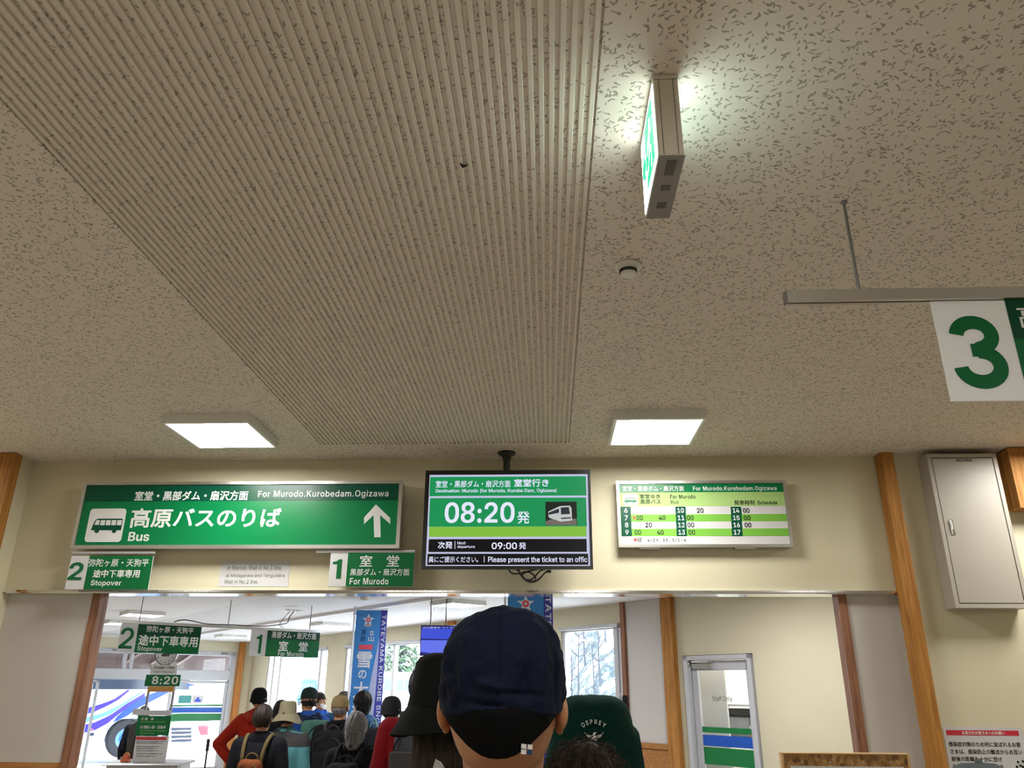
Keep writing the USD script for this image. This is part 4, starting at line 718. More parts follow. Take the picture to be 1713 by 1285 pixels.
sw = [('busindigo', [(650, 308), (520, 398), (400, 443), (320, 466), (200, 500), (110, 515), (110, 572), (215, 552), (330, 520), (450, 465), (560, 405), (672, 312)]), ('buslight', [(800, 310), (700, 375), (560, 462), (400, 535), (120, 606), (110, 662), (330, 596), (480, 544), (640, 438), (780, 345)]),
      ('busindigo', [(810, 340), (640, 440), (480, 552), (330, 622), (110, 672), (105, 730), (250, 716), (340, 692), (450, 634), (560, 545), (700, 448), (815, 385)]), ('busblue', [(508, 622), (545, 565), (680, 450), (800, 380), (930, 325), (1050, 330), (890, 412), (760, 475), (640, 560)]), ('busblue', [(1215, 255), (1300, 255), (1260, 270), (1215, 280)])]
for k, (m, pts) in enumerate(sw): layer(bu, 'swoosh', B.poly(PX(pts)).buffer(0).buffer(.03).buffer(-.03).intersection(side.buffer(-.003)), m, 1 + k)
objs('grille', [prism(B.rect(100 + 1065 / 5.71, 1100 + (y - 12) / 5.71, 100 + 1255 / 5.71, 1100 + (y + 12) / 5.71), 0, .004) for y in (683, 719, 757, 794)], 'grille', bu)
layer(bu, 'tail_lamp', B.poly(PX([(1320, 650), (1418, 650), (1412, 740), (1345, 742), (1325, 690)])), 'tail', 1); layer(bu, 'filler_flap', B.rect(100 + 288 / 5.71, 1100 + 720 / 5.71, 100 + 326 / 5.71, 1100 + 748 / 5.71), 'grille', 7); layer(bu, 'reflector', B.rect(100 + 296 / 5.71, 1100 + 682 / 5.71, 100 + 318 / 5.71, 1100 + 693 / 5.71), 'tape', 7)
objs('panel_seam', [bx(x, x + .012, .32, 1.45, 0, .002) for x in (B.p(180, 1220)[0], B.p(322, 1220)[0])], 'grille', bu)
for k, xx in enumerate((wx, wx - 6.2)):
    wh = obj('wheel', xyl(xf(lathe([(.24, -.26), (wr * .9, -.26), (wr, -.2), (wr, -.06), (wr * .92, -.02), (.29, -.02), (.24, -.06)], 36), np.eye(4)), xx, wy, 0), 'tyre', bu, smooth=40)
    obj('hub', xyl(lathe([(0, -.10), (.10, -.10), (.12, -.14), (.26, -.05), (.29, -.03), (.25, -.2), (0, -.2)], 28), xx, wy, 0), 'buslight', wh, smooth=40)
# far coach through the window
wb0 = at(665, 1150, 1, 52.0); B = Board((wb0[0], 52.0, 0), np.array([.94, -.342, 0])); b2 = thing('coach', 'distant white coach with blue glass seen past the banner', 'bus', B.M4)
bx0, by1, by0 = B.p(630, 1150)[0] - 1.4, B.p(665, 1124)[1], .1
obj('body', cbx(bx0, bx0 + 10.5, by0, by1, -2.5, 0, .15), 'buswhite', b2); a = (B.p(640, 1155)[1], B.p(640, 1136)[1]); objs('side_window', [bx(bx0 + .5 + k * 1.45, bx0 + 1.85 + k * 1.45, a[0], a[1], 0, .02) for k in range(6)], 'buswin2', b2)
wx, wy = B.p(633, 1187); wy = max(wy, .35)
for xx in (wx, wx + 6.0): wh = obj('wheel', xyl(lathe([(.2, -.2), (.48, -.2), (.5, .0), (.46, .03), (.2, .03)], 24), xx, wy, 0), 'tyre', b2); obj('hub', xyl(lathe([(0, -.1), (.22, -.1), (.22, .035), (0, .05)], 20), xx, wy, 0), 'banw', wh)
layer(b2, 'vent', B.rect(634, 1159, 646, 1163), 'buslight', 3, dz=.01)
# far blue van
wv = at(512, 1150, 1, 95.0); vn = thing('van', 'distant blue van behind the number 1 sign', 'van', T(wv[0], 95, -.12))
obj('body', cat_([cbx(-1.0, 1.0, 0, 4, .35, 1.5, .12), cbx(-.92, .92, .8, 3.9, 1.4, 2.75, .25)]), 'ban', vn); obj('windscreen', cbx(-.8, .8, .77, .84, 1.6, 2.3, .02), 'buswin2', vn); objs('wheel', [cyl((sx * 1.0, y, .36), (sx * .75, y, .36), .36, 20) for sx in (-1, 1) for y in (.8, 3.2)], 'tyre', vn)
# snow bank
n1, n2 = 200, 120; tt_, oo = np.meshgrid(np.linspace(-16, 40, n1), np.linspace(7.5, 46, n2), indexing='ij')
pos = W0[None, None] + AX * tt_[..., None] + NX * oo[..., None]; ramp = np.clip((oo - 10) / 16, 0, 1); ramp = ramp * ramp * (3 - 2 * ramp)
edge = np.clip((1.12 * oo + 3 - tt_) / 4, 0, 1); hgt = ramp * 8.5 * edge * (.75 + .5 * meshkit.fbm(pos * .16, 4, 3)) + .55 * np.clip(ramp * 4, 0, 1) * (meshkit.fbm(pos * .9, 4, 8) - .4); hgt = np.maximum(hgt, 0) - .15
pos[..., 2] = hgt; i = np.arange(n1 * n2).reshape(n1, n2); q = np.stack([i[:-1, :-1], i[1:, :-1], i[1:, 1:], i[:-1, 1:]], -1).reshape(-1, 4)
struct('snow_bank', (pos.reshape(-1, 3), q[:, ::-1]), 'snowrock', 'rocky snow bank rising outside the right hall window', 'snow bank', smooth=True)
rg = np.random.default_rng(7)
def bare_tree(x, y, z, h, lab):
    t = thing('bare_tree', lab, 'tree', T(x, y, z), 'bare trees on the snow bank'); tr_ = [(0, 0, -.3), (.05 * h * rg.normal() * .3, 0, h * .5), (.08 * h * rg.normal() * .3, .0, h)]
    c = spline(tr_, 10); obj('trunk', tube(c, np.linspace(.05, .012, 10), 6), 'bark', t); br = []
    for k in range(16):
        p = c[rg.integers(3, 9)]; a = rg.uniform(0, 6.283); L = h * rg.uniform(.15, .35); d = np.array([math.cos(a), math.sin(a), rg.uniform(.5, 1.3)])
        br.append(tube(spline([p, p + d * L * .5, p + d * L * [.9, .9, 1.15]], 5), np.linspace(.016, .006, 5), 4))
    obj('branches', cat_(br), 'bark', t).SetCustomDataByKey('kind', 'stuff')
for k, (x, lab) in enumerate([(955, 'leftmost'), (966, 'second from the left'), (979, 'third from the left'), (991, 'fourth from the left'), (1003, 'fifth from the left'), (1014, 'rightmost')]):
    w = at_plane(x, 1085, W0 + NX * (13.0 + 2.0 * (k % 3)), NX); t_, o_ = (w - W0) @ AX, (w - W0) @ NX
    z = hgt[np.clip(int(round((t_ + 16) / 56 * (n1 - 1))), 0, n1 - 1), np.clip(int(round((o_ - 7.5) / 38.5 * (n2 - 1))), 0, n2 - 1)]
    bare_tree(w[0], w[1], z, 2.6 + (k * 37 % 5) * .25, f'bare tree on the snow bank outside the right window, {lab}')
def conifer(x, y, h, r, lab):
    t = thing('conifer', lab, 'tree', T(x, y, -.12), 'conifers in the far snow'); obj('trunk', cyl((0, 0, 0), (0, 0, h * .95), .02 * h, 10, .01), 'bark', t)
    n = 1500; u = rg.random(n) ** .75; a = rg.uniform(0, 6.283, n); z = h * (.08 + .9 * (1 - u)); rr = r * (.15 + .85 * u) * np.sqrt(rg.random(n)) * (.75 + .35 * np.sin(z * 9 + 2 * a))
    c = np.stack([rr * np.cos(a), rr * np.sin(a), z], 1); d = np.stack([np.cos(a), np.sin(a), -.5 + .3 * rg.normal(size=n)], 1) * (.035 * h * rg.uniform(.6, 1.3, n))[:, None]; sdv = np.stack([-np.sin(a), np.cos(a), .3 * rg.normal(size=n)], 1) * (.014 * h * rg.uniform(.6, 1.4, n))[:, None]
    v = np.concatenate([c - d * .3, c + sdv, c + d, c - sdv], 1).reshape(-1, 3); q = np.arange(4 * n).reshape(n, 4)
    for nm, sl, m in (('foliage', slice(0, int(n * .72)), 'leafdark'), ('snow_cover', slice(int(n * .72), n), 'snow')): obj(nm, (v, q[sl]), m, t).SetCustomDataByKey('kind', 'stuff')
for px, Y, h, r, lab in ((668, 64, 9.5, 1.9, 'green conifer right of the tall banner, behind the distant coach'), (690, 84, 6.5, 1.5, 'small green conifer left of the hall screen'), (646, 90, 8.5, 2.0, 'conifer close beside the tall banner in the far snow')):
    w = at(px, 1150, 1, Y); conifer(w[0], Y, h, r, lab)

# ================================================================== PEOPLE
def S(p, r, n=14): return Manifold.sphere(r, n).translate([float(v) for v in p])
def E_(p, r, n=20): return Manifold.sphere(1.0, n).scale([float(v) for v in r]).translate([float(v) for v in p])
def hull(*s): return Manifold.batch_hull(list(s))
def chain(*pr): return [hull(S(*pr[i]), S(*pr[i + 1])) for i in range(len(pr) - 1)]
def union(ms): return Manifold.batch_boolean(list(ms), m3.OpType.Add)
def to_tm(m, refine=None, it=0):
    if refine: m = m.refine_to_length(refine)
    q = m.to_mesh(); t = trimesh.Trimesh(np.array(q.vert_properties[:, :3], float), np.array(q.tri_verts), process=True)
    if it: trimesh.smoothing.filter_taubin(t, lamb=.5, nu=.52, iterations=it)
    return t
def to_mf(t): return Manifold(m3.Mesh(np.array(t.vertices, np.float32), np.array(t.faces, np.uint32)))
HC = np.array([0, -.012, 1.615])                     # centre of the cranium of a figure 1.72 m tall facing +y
def head_parts():
    ms = [E_(HC, (.077, .096, .105)), hull(E_((0, .018, 1.585), (.062, .07, .07)), S((0, .052, 1.512), .030), S((.030, .02, 1.525), .026), S((-.030, .02, 1.525), .026)),
          hull(S((0, .083, 1.605), .010), S((0, .104, 1.566), .0125), S((.012, .088, 1.562), .009), S((-.012, .088, 1.562), .009)),       # nose
          hull(S((-.022, .086, 1.533), .006), S((0, .092, 1.535), .008), S((.022, .086, 1.533), .006)), hull(S((-.018, .085, 1.524), .006), S((0, .090, 1.523), .008), S((.018, .085, 1.524), .006)),
          hull(S((-.05, .066, 1.622), .012), S((.05, .066, 1.622), .012), S((0, .078, 1.62), .012))]
    m = union(ms)
    for s in (-1, 1): m = m - E_((s * .031, .096, 1.602), (.017, .016, .011))
    t = to_tm(m, .012, 4)
    ears = []
    for s in (-1, 1):
        e = union([E_((s * .082, -.006, 1.600), (.008, .016, .024)), E_((s * .0845, -.011, 1.602), (.006, .012, .021)), hull(S((s * .081, .004, 1.583), .006), S((s * .0815, .0, 1.577), .005))]) - E_((s * .090, .002, 1.601), (.006, .010, .016))
        e = e.translate([-s * .08, 0, -1.6]).rotate([0, 0, s * 14]).translate([s * .0785, -.002, 1.6]); ears.append(e)
    return [to_mf(t)] + [to_mf(to_tm(e, .006, 3)) for e in ears]
def hand(wr, d, s):
    """Right/left hand (s = +1/-1) as a palm, four bent fingers and a thumb; wr = wrist, d = direction of the fingers; palm turned to the body."""
    d = np.array(d, float); d /= np.linalg.norm(d); pn = np.array([-s, 0, 0.]); pn -= d * (pn @ d); pn /= np.linalg.norm(pn); sd_ = np.cross(d, pn) * s; wr = np.array(wr, float)
    q = lambda a, b, c: wr + d * a + sd_ * b + pn * c
    ms = [hull(S(q(.0, .016, 0), .017), S(q(.0, -.016, 0), .017), S(q(.085, .030, 0), .011), S(q(.085, -.030, 0), .011))]
    for b, L in ((.030, .068), (.010, .078), (-.011, .072), (-.031, .056)):
        ms += chain((q(.083, b, 0), .0095), (q(.083 + L * .48, b * 1.05, .008), .0088), (q(.083 + L * .78, b * 1.05, .022), .0080), (q(.083 + L * .92, b * 1.03, .036), .0070))
    ms += chain((q(.02, .024, .004), .012), (q(.05, .048, .014), .0105), (q(.082, .054, .024), .009))
    return to_mf(to_tm(union(ms), .008, 3))
ARMS = {'down': lambda s: [(s * .182, -.01, 1.375), (s * .238, -.03, 1.10), (s * .245, .055, .865)], 'akimbo': lambda s: [(s * .182, -.01, 1.375), (s * .385, -.13, 1.12), (s * .235, -.06, .93)], 'held': lambda s: [(s * .182, -.01, 1.375), (s * .235, -.04, 1.10), (s * .16, .19, 1.08)]}
_poses = {}
def pose(la, ra):
    if (la, ra) in _poses: return _poses[la, ra]
    arms = {-1: ARMS[la](-1), 1: ARMS[ra](1)}
    trunk = lambda k: [hull(S((-.15, -.01, 1.375), .050 + k), S((.15, -.01, 1.375), .050 + k), S((-.09, .0, 1.28), .100 + k), S((.09, .0, 1.28), .100 + k)), hull(S((-.09, .0, 1.28), .100 + k), S((.09, .0, 1.28), .100 + k), S((-.065, 0, 1.08), .095 + k), S((.065, 0, 1.08), .095 + k)),
                       hull(S((-.065, 0, 1.08), .095 + k), S((.065, 0, 1.08), .095 + k), S((-.085, -.01, .93), .10 + k), S((.085, -.01, .93), .10 + k)), hull(S((0, -.015, 1.42), .062 + k), S((-.15, -.01, 1.375), .045 + k), S((.15, -.01, 1.375), .045 + k))]
    arm = lambda s, k: chain((arms[s][0], .056 + k), (arms[s][1], .043 + k), (arms[s][2], .030 + k))
    leg = lambda s, k: chain(((s * .09, 0, .90), .088 + k), ((s * .10, .015, .50), .058 + k), ((s * .105, -.015, .10), .042 + k))
    foot = lambda s, k: [hull(S((s * .105, -.04, .042 + k), .036 + k), S((s * .105, -.01, .085), .035 + k), S((s * .118, .14, .032 + k), .026 + k))]
    b = trunk(0) + chain(((0, .0, 1.52), .054), ((0, -.018, 1.42), .060))
    for s in (-1, 1): b += arm(s, 0) + leg(s, 0) + foot(s, 0)
    bm = to_mf(to_tm(union(b), .04, 3)); ext = head_parts()
    for s in (-1, 1): dd = np.array(arms[s][2]) - np.array(arms[s][1]); ext.append(hand(np.array(arms[s][2]) + dd / np.linalg.norm(dd) * .012, dd, s))
    body = to_tm(union([bm] + ext))
    j = trunk(.026)[0:3] + [hull(S((0, -.012, 1.455), .070), S((-.15, -.01, 1.375), .064), S((.15, -.01, 1.375), .064)), hull(S((-.085, -.01, .93), .126), S((.085, -.01, .93), .126), S((-.085, -.01, .84), .122), S((.085, -.01, .84), .122))]
    for s in (-1, 1): j += arm(s, .024)
    cut = Manifold.cube([2, 2, 1.0]).translate([-1, -1, -.20]); jm = to_mf(to_tm(union(j), .028, 3)) - cut
    t = []
    for s in (-1, 1): t += leg(s, .018) + [hull(S((-.06, -.01, .93), .11), S((.06, -.01, .93), .11), S((s * .085, 0, .84), .108))]
    trm = to_mf(to_tm(union(t), .05, 2)); sh = [to_mf(to_tm(union(foot(s, .008)), .03, 2)) for s in (-1, 1)]
    _poses[la, ra] = dict(body=body, jacket=jm, trousers=to_tm(trm), shoes=[to_tm(x) for x in sh]); return _poses[la, ra]
def wrinkle(t, amp=.007, f=13, seed=0, stretch=(1, 1, .8)):
    t = t.copy(); n = t.vertex_normals; t.vertices = t.vertices + n * ((meshkit.fbm(t.vertices * np.array(stretch) * f + 50, 3, seed) - .5) * 2 * amp)[:, None]; return t
def sc(t, s): t = t.copy(); t.apply_scale(s); return t
def hair_mesh(style, seed=0):
    big = E_(HC + [0, -.006, .004], (.088, .106, .116), 44)
    if style == 'short': m = big - Manifold.cube([.4, .3, .22]).translate([-.2, .035, 1.40]) - Manifold.cube([.4, .4, .2]).translate([-.2, -.2, 1.335]) - Manifold.cube([.4, .12, .13]).translate([-.2, -.028, 1.445])
    elif style == 'cropped': m = E_(HC + [0, -.003, 0], (.081, .099, .108), 40) - Manifold.cube([.4, .3, .20]).translate([-.2, .015, 1.40]) - Manifold.cube([.4, .4, .2]).translate([-.2, -.2, 1.35])
    elif style == 'mop': m = union([E_(HC + [0, .0, .006], (.096, .112, .118), 44), hull(E_((0, -.05, 1.57), (.082, .055, .07)), E_((0, -.04, 1.50), (.062, .045, .04)))]) - Manifold.cube([.4, .3, .25]).translate([-.2, .052, 1.36])
    elif style == 'bob': m = union([E_(HC + [0, -.004, .004], (.092, .108, .116), 44), hull(E_((0, -.03, 1.58), (.092, .075, .08)), E_((0, -.045, 1.455), (.070, .050, .035)))]) - Manifold.cube([.4, .3, .30]).translate([-.2, .040, 1.34])
    else: m = union([big, hull(E_((0, -.035, 1.58), (.096, .078, .08)), E_((0, -.055, 1.37), (.105, .05, .04)))]) - Manifold.cube([.4, .3, .34]).translate([-.2, .040, 1.30])
    t = to_tm(m, .011, 3); d = t.vertices - HC; th = np.arctan2(d[:, 0], d[:, 1]); ph = d[:, 2]
    t.vertices = t.vertices + t.vertex_normals * ((meshkit.noise(np.stack([np.cos(th) * 9, np.sin(th) * 9, ph * 12 + seed], 1), seed) - .5) * .014)[:, None]; return t
def lathe_xy(prof, kx=1, ky=1, n=48):
    m = trimesh.creation.revolve(np.array(prof, float), sections=n); m.vertices = m.vertices * [kx, ky, 1]; return m
def hat_mesh(style):
    """Returns [(part, mesh)] for a head facing +y."""
    if style in ('cap', 'capshort'):
        crown = lathe_xy([(0, .112), (.035, .109), (.062, .095), (.080, .068), (.087, .030), (.0885, .0), (.084, .0), (.083, .03), (0, .05)], 1, 1.19); crown.apply_translation(HC + [0, 0, .006])
        a = np.linspace(-1.15, 1.15, 25); outer = np.stack([.078 * np.sin(a) * 1.05, .085 + .085 * np.cos(a) * 1.0], 1); inner = np.stack([.082 * np.sin(a[::-1]), .095 * np.cos(a[::-1])], 1)
        br = prism(Polygon(np.vstack([outer, inner])).buffer(0), 0, .004); br.vertices[:, 2] -= 3.0 * br.vertices[:, 0] ** 2 + .12 * np.clip(br.vertices[:, 1] - .08, 0, 1); br.apply_translation(HC + [0, .0, .010])
        btn = trimesh.creation.icosphere(2, .008); btn.apply_translation(HC + [0, 0, .118]); return [('crown', crown), ('brim', br), ('button', btn)]
    if style == 'beanie':
        m = lathe_xy([(0, .118), (.03, .116), (.06, .102), (.081, .07), (.089, .03), (.090, -.01), (.093, -.012), (.094, -.045), (.088, -.046), (.086, 0), (0, .05)], 1, 1.17); m.apply_translation(HC); return [('crown', m)]
    k = 1.0 if style == 'bucket' else 1.17
    cr = lathe_xy([(0, .122), (.05, .120), (.070, .112), (.078, .098), (.088, .012), (.091, 0), (.086, 0), (.075, .09), (0, .108)], k, 1.16 * k); cr.apply_translation(HC + [0, 0, .012])
    prof = [(.090, .0), (.112, -.026), (.135, -.060), (.146, -.078), (.144, -.080), (.110, -.031), (.087, -.004)] if style == 'bucket' else [(.090, .0), (.103, -.022), (.117, -.048), (.125, -.062), (.123, -.064), (.101, -.027), (.087, -.004)]
    bm = lathe_xy(prof, k, 1.10 * k, 72); a = np.arctan2(bm.vertices[:, 0], bm.vertices[:, 1]); rr = np.hypot(bm.vertices[:, 0], bm.vertices[:, 1])
    bm.vertices[:, 2] += np.clip(rr - .09, 0, 1) * (.22 * np.sin(2 * a + 1.0) + .14 * np.sin(3 * a)) ; bm.apply_translation(HC + [0, 0, .014])
    bd_ = lathe_xy([(.0885, .004), (.0895, .004), (.0865, .028), (.0855, .028)], k, 1.16 * k); bd_.apply_translation(HC + [0, 0, .012]); return [('crown', cr), ('brim', bm), ('band', bd_)]
HATTOP = dict(cap=.018, capshort=.018, beanie=.014, bucket=.030, blackbucket=.030, mop=.012, bob=.012, short=.012, long=.013, cropped=.006)
_seed = [0]
PEOPLE = {}
def person(key, label, px, ptop, Y, turn=0, skin='skin', jacket='c_blackj', hair=None, hat=None, arms=('down', 'down'), trousers='c_jeans', extra=(), mask=False, H=None):
    p = at(px, ptop, 1, Y); off = HATTOP[hat[0]] if hat else HATTOP[hair[0]]; s = (p[2] / (1.72 + off)) if H is None else H / 1.72
    _seed[0] += 1; sd_ = _seed[0]; t = thing('person', label, 'person', T(p[0], Y, 0, turn), 'people queueing towards the buses'); P = pose(*arms)
    obj('body', sc(P['body'], s), skin, t, smooth=60)
    jk = wrinkle(to_tm(P['jacket']), .008, 11, sd_); jo = obj('jacket', sc(jk, s), jacket, t, smooth=60)
    obj('trousers', sc(wrinkle(P['trousers'], .005, 9, sd_), s), trousers, t, smooth=60)
    for q in P['shoes']: obj('shoe', sc(q, s), 'c_capblack', t, smooth=60)
    for sx in (-1, 1):
        e = trimesh.creation.icosphere(2, .0105); e.apply_translation([sx * .031, .0745, 1.602]); obj('eye', sc(e, s), 'eye', t, smooth=True); e2 = trimesh.creation.icosphere(1, .0045); e2.apply_translation([sx * .031, .0832, 1.602]); obj('iris', sc(e2, s), 'ink', t)
    if hair:
        hm = hair_mesh(hair[0], sd_)
        if hat: hm.vertices = HC + (hm.vertices - HC) * np.where(hm.vertices[:, 2:] > 1.60, [.90, .92, .86], [.97, .97, 1.0])
        obj('hair', sc(hm, s), hair[1], t, smooth=60)
    if hat:
        ht = None
        for nm, m in hat_mesh(hat[0]): 
            if nm == 'crown': m = wrinkle(m, .004, 26, sd_)
            ht_ = obj('hat' if nm == 'crown' else nm, sc(m, s), hat[1], t if nm == 'crown' else ht, smooth=50); ht = ht or ht_
    if mask:
        m = to_tm(hull(E_((0, .062, 1.555), (.052, .045, .030)), E_((0, .070, 1.525), (.040, .035, .028))), .012, 2); mk = obj('face_mask', sc(m, s), 'mask', t, smooth=True)
        objs('ear_loop', [tube(np.array(spline([(sx * .048, .07, z), (sx * .072, .03, z + .01), (sx * .086, .0, 1.59)], 8)) * s, .0015, 5) for sx in (-1, 1) for z in (1.57, 1.53)], 'mask', mk)
    if 'yoke' in extra:
        y = P['jacket'].scale([1.012, 1.03, 1.0]) ^ (Manifold.cube([2, 2, 1]).translate([-1, -1, 1.325])); obj('yoke', sc(wrinkle(to_tm(y), .003, 11, sd_), s), 'c_charcoal', jo, smooth=50)
    if 'hood' in extra or 'hoodp' in extra:
        h = to_tm(union(chain(((-.085, .03, 1.46), .034), ((-.10, -.06, 1.43), .044), ((0, -.115, 1.39), .055), ((.10, -.06, 1.43), .044), ((.085, .03, 1.46), .034))), .02, 3); obj('hood', sc(wrinkle(h, .008, 16, sd_), s), jacket if 'hood' in extra else 'c_navyp', jo, smooth=60)
    if 'collar' in extra:
        h = to_tm(union(chain(((-.055, .05, 1.47), .020), ((-.075, -.02, 1.475), .022), ((0, -.075, 1.47), .024), ((.075, -.02, 1.475), .022), ((.055, .05, 1.47), .020))), .015, 2); obj('collar', sc(h, s), jacket, jo, smooth=60)
    PEOPLE[key] = (p[0], Y, turn, s); return t
def backpack(key, label, m, w=.30, h=.46, d=.17, zc=1.16, style='day', dy=0, dx=0, trim='c_packblack', name='backpack'):
    X, Y, turn, s = PEOPLE[key]; t = thing(name, label, 'backpack', T(X, Y, 0, turn), 'packs worn in the queue'); y1 = -.152 - dy; sd_ = _seed[0] = _seed[0] + 1
    r = .055; ms = [S((dx + sx * (w / 2 - r - (.02 if sz > 0 else 0)), y, zc + sz * (h / 2 - r)), r, 16) for sx in (-1, 1) for sz in (-1, 1) for y in (y1 - r * .6, y1 - d + r)]
    b = wrinkle(to_tm(hull(*ms), .02, 2), .007, 14, sd_); bo_ = obj('body', sc(b, s), m, t, smooth=60)
    pk = wrinkle(to_tm(hull(*[S((dx + sx * (w / 2 - .07), y1 - d + .01, zc + z), .042, 14) for sx in (-1, 1) for z in (-h / 2 + .07, h * .06)]), .02, 2), .005, 16, sd_ + 3); obj('front_pocket', sc(pk, s), m, t, smooth=60)
    obj('zip', sc(tube(spline([(dx - w / 2 + .03, y1 - d + .02, zc + h * .12), (dx - w * .3, y1 - d - .004, zc + h * .33), (dx, y1 - d + .006, zc + h * .40), (dx + w * .3, y1 - d - .004, zc + h * .33), (dx + w / 2 - .03, y1 - d + .02, zc + h * .12)], 20), .005, 6), s), trim, t)
    obj('handle', sc(tube(spline([(dx - .05, y1 - .03, zc + h / 2 - .015), (dx - .035, y1 - .03, zc + h / 2 + .035), (dx + .035, y1 - .03, zc + h / 2 + .035), (dx + .05, y1 - .03, zc + h / 2 - .015)], 16), .008, 8), s), trim, t)
    for sx in (-1, 1):
        obj('shoulder_strap', sc(tube(spline([(sx * .09, y1 + .005, zc + h / 2 - .10), (sx * .105, -.105, 1.435), (sx * .115, -.01, 1.470), (sx * .118, .095, 1.39), (sx * .13, .150, 1.24), (sx * .15, .10, 1.05), (sx * .14, -.10, .98), (sx * .10, y1 + .005, zc - h / 2 + .04)], 30), .017, 8), s), trim, t)
    return t, bo_, s, y1 - d, sd_

# the queue, far to near
person('sign', 'person with dark hair standing behind the ticket counter boards', 243, 1181, 11.2, 10, hair=('short', 'h_black'))
person('greyhat', 'person in a grey knit hat just showing above the beige cap', 577, 1156, 10.8, 0, jacket='c_bluej', hat=('beanie', 'c_greyhat'), hair=('cropped', 'h_grey'))
person('maskblue', 'small far person with brown hair, white mask and bright blue jacket', 537, 1158, 11.6, -118, jacket='c_blue', hair=('short', 'h_brown'), mask=True, extra=('hood',))
person('red', 'person in red jacket and black cap with hand on hip, beside the glass door', 436, 1150, 9.4, -12, skin='skindk', jacket='c_red', hat=('beanie', 'c_blackhat'), hair=('cropped', 'h_black'), arms=('akimbo', 'down'), trousers='c_redtrouser', extra=('hood',))
person('hidden', 'dark-haired person almost hidden behind the khaki sun hat', 472, 1171, 9.0, 8, hair=('bob', 'h_black'))
person('maskblack', 'black-haired person in white mask and blue jacket turning to the left', 607, 1156, 8.9, 62, jacket='c_bluej', hair=('mop', 'h_black'), mask=True, extra=('hood',))
person('greencap', 'person in dark green cap facing left with a sea-green backpack', 518, 1149, 8.5, 42, jacket='c_blue', hat=('cap', 'c_greencap'), hair=('cropped', 'h_black'), extra=('hoodp',))
person('beige', 'older person in beige cap and black jacket with black backpack', 571, 1162, 7.9, -3, skin='skindk', hat=('cap', 'c_beige'), hair=('cropped', 'h_grey'), extra=('collar',))
person('khaki', 'person in khaki sun hat and teal jacket with grey shoulders', 484, 1172, 7.6, -6, jacket='c_teal', hat=('bucket', 'c_khaki'), hair=('short', 'h_black'), extra=('yoke', 'collar'))
person('beanie', 'person in charcoal beanie left of the wide black hat', 657, 1164, 7.3, -20, hat=('beanie', 'c_beanie'), hair=('cropped', 'h_black'), extra=('collar',))
person('brown', 'brown-haired person in black jacket wearing a small orange backpack', 443, 1178, 6.9, 0, hair=('short', 'h_brown'))
person('grey', 'grey-haired person in black jacket beside the black backpack', 599, 1190, 6.2, -12, hair=('bob', 'h_grey'), extra=('collar',))
person('burg', 'person in burgundy jacket with grey backpack, head hidden by the black hat', 712, 1114, 5.0, -2, jacket='c_burg', hair=('short', 'h_black'))
person('pack', 'person hidden behind the tall dark green hiking pack', 988, 1178, 3.62, 0, hair=('short', 'h_black'), jacket='c_pine')
person('hat', 'person in wide black sun hat with dark hair and black jacket', 757, 1092, 2.05, 14, jacket='c_blackhat', hat=('blackbucket', 'c_blackhat'), hair=('long', 'h_dark'), extra=('collar',))
HAIRTOP = person('hairtop', 'person with tousled dark brown hair right of the navy cap', 980, 1245, 1.74, -6, hair=('mop', 'h_dark'), jacket='c_blackj')
person('greycap', 'person in grey-green cap at the bottom right edge below the notice', 1632, 1271, 1.75, 0, hat=('cap', 'c_greyblue'), hair=('cropped', 'h_grey'))
# loose strands on the tousled head
def strands(prim, key, style, seed, n, m, L=.05, up=.25):
    X, Y, turn, s = PEOPLE[key]; r = np.random.default_rng(seed); tm = sc(hair_mesh(style, seed), s); fa = tm.area_faces; k = r.choice(len(fa), n, p=fa / fa.sum()); w = r.dirichlet((1, 1, 1), n)
    p = (tm.vertices[tm.faces[k]] * w[..., None]).sum(1); nn = tm.face_normals[k]; c = HC * s + np.array([0, -.01, .05]); out = p - c; g = np.array([0, 0, -1.]) - nn * (-nn[:, 2:]); g += r.normal(size=(n, 3)) * .55; g -= nn * (g * nn).sum(1, keepdims=True); g /= np.linalg.norm(g, axis=1, keepdims=True) + 1e-6
    ln = L * r.uniform(.5, 1.3, n)[:, None]; lift = up * r.uniform(-.2, 1, n)[:, None] * ln; P4 = np.stack([p - nn * .004, p + g * ln * .35 + nn * lift * .6, p + g * ln * .7 + nn * lift * .9, p + g * ln + nn * lift * .5], 1)
    cv = UsdGeom.BasisCurves.Define(stage, path_of('loose_hair', prim)); cv.CreateTypeAttr('cubic'); cv.CreateBasisAttr('catmullRom'); cv.CreateWrapAttr('pinned'); cv.CreateCurveVertexCountsAttr(Vt.IntArray([4] * n)); cv.CreatePointsAttr(Vt.Vec3fArray.FromNumpy(P4.reshape(-1, 3).astype(np.float32)))
    cv.CreateWidthsAttr(Vt.FloatArray([.0011])); cv.SetWidthsInterpolation('constant'); UsdShade.MaterialBindingAPI.Apply(cv.GetPrim()).Bind(M[m]); cv.GetPrim().SetCustomDataByKey('kind', 'stuff')
strands(HAIRTOP, 'hairtop', 'mop', 21, 5200, 'h_dark', .04, .12)
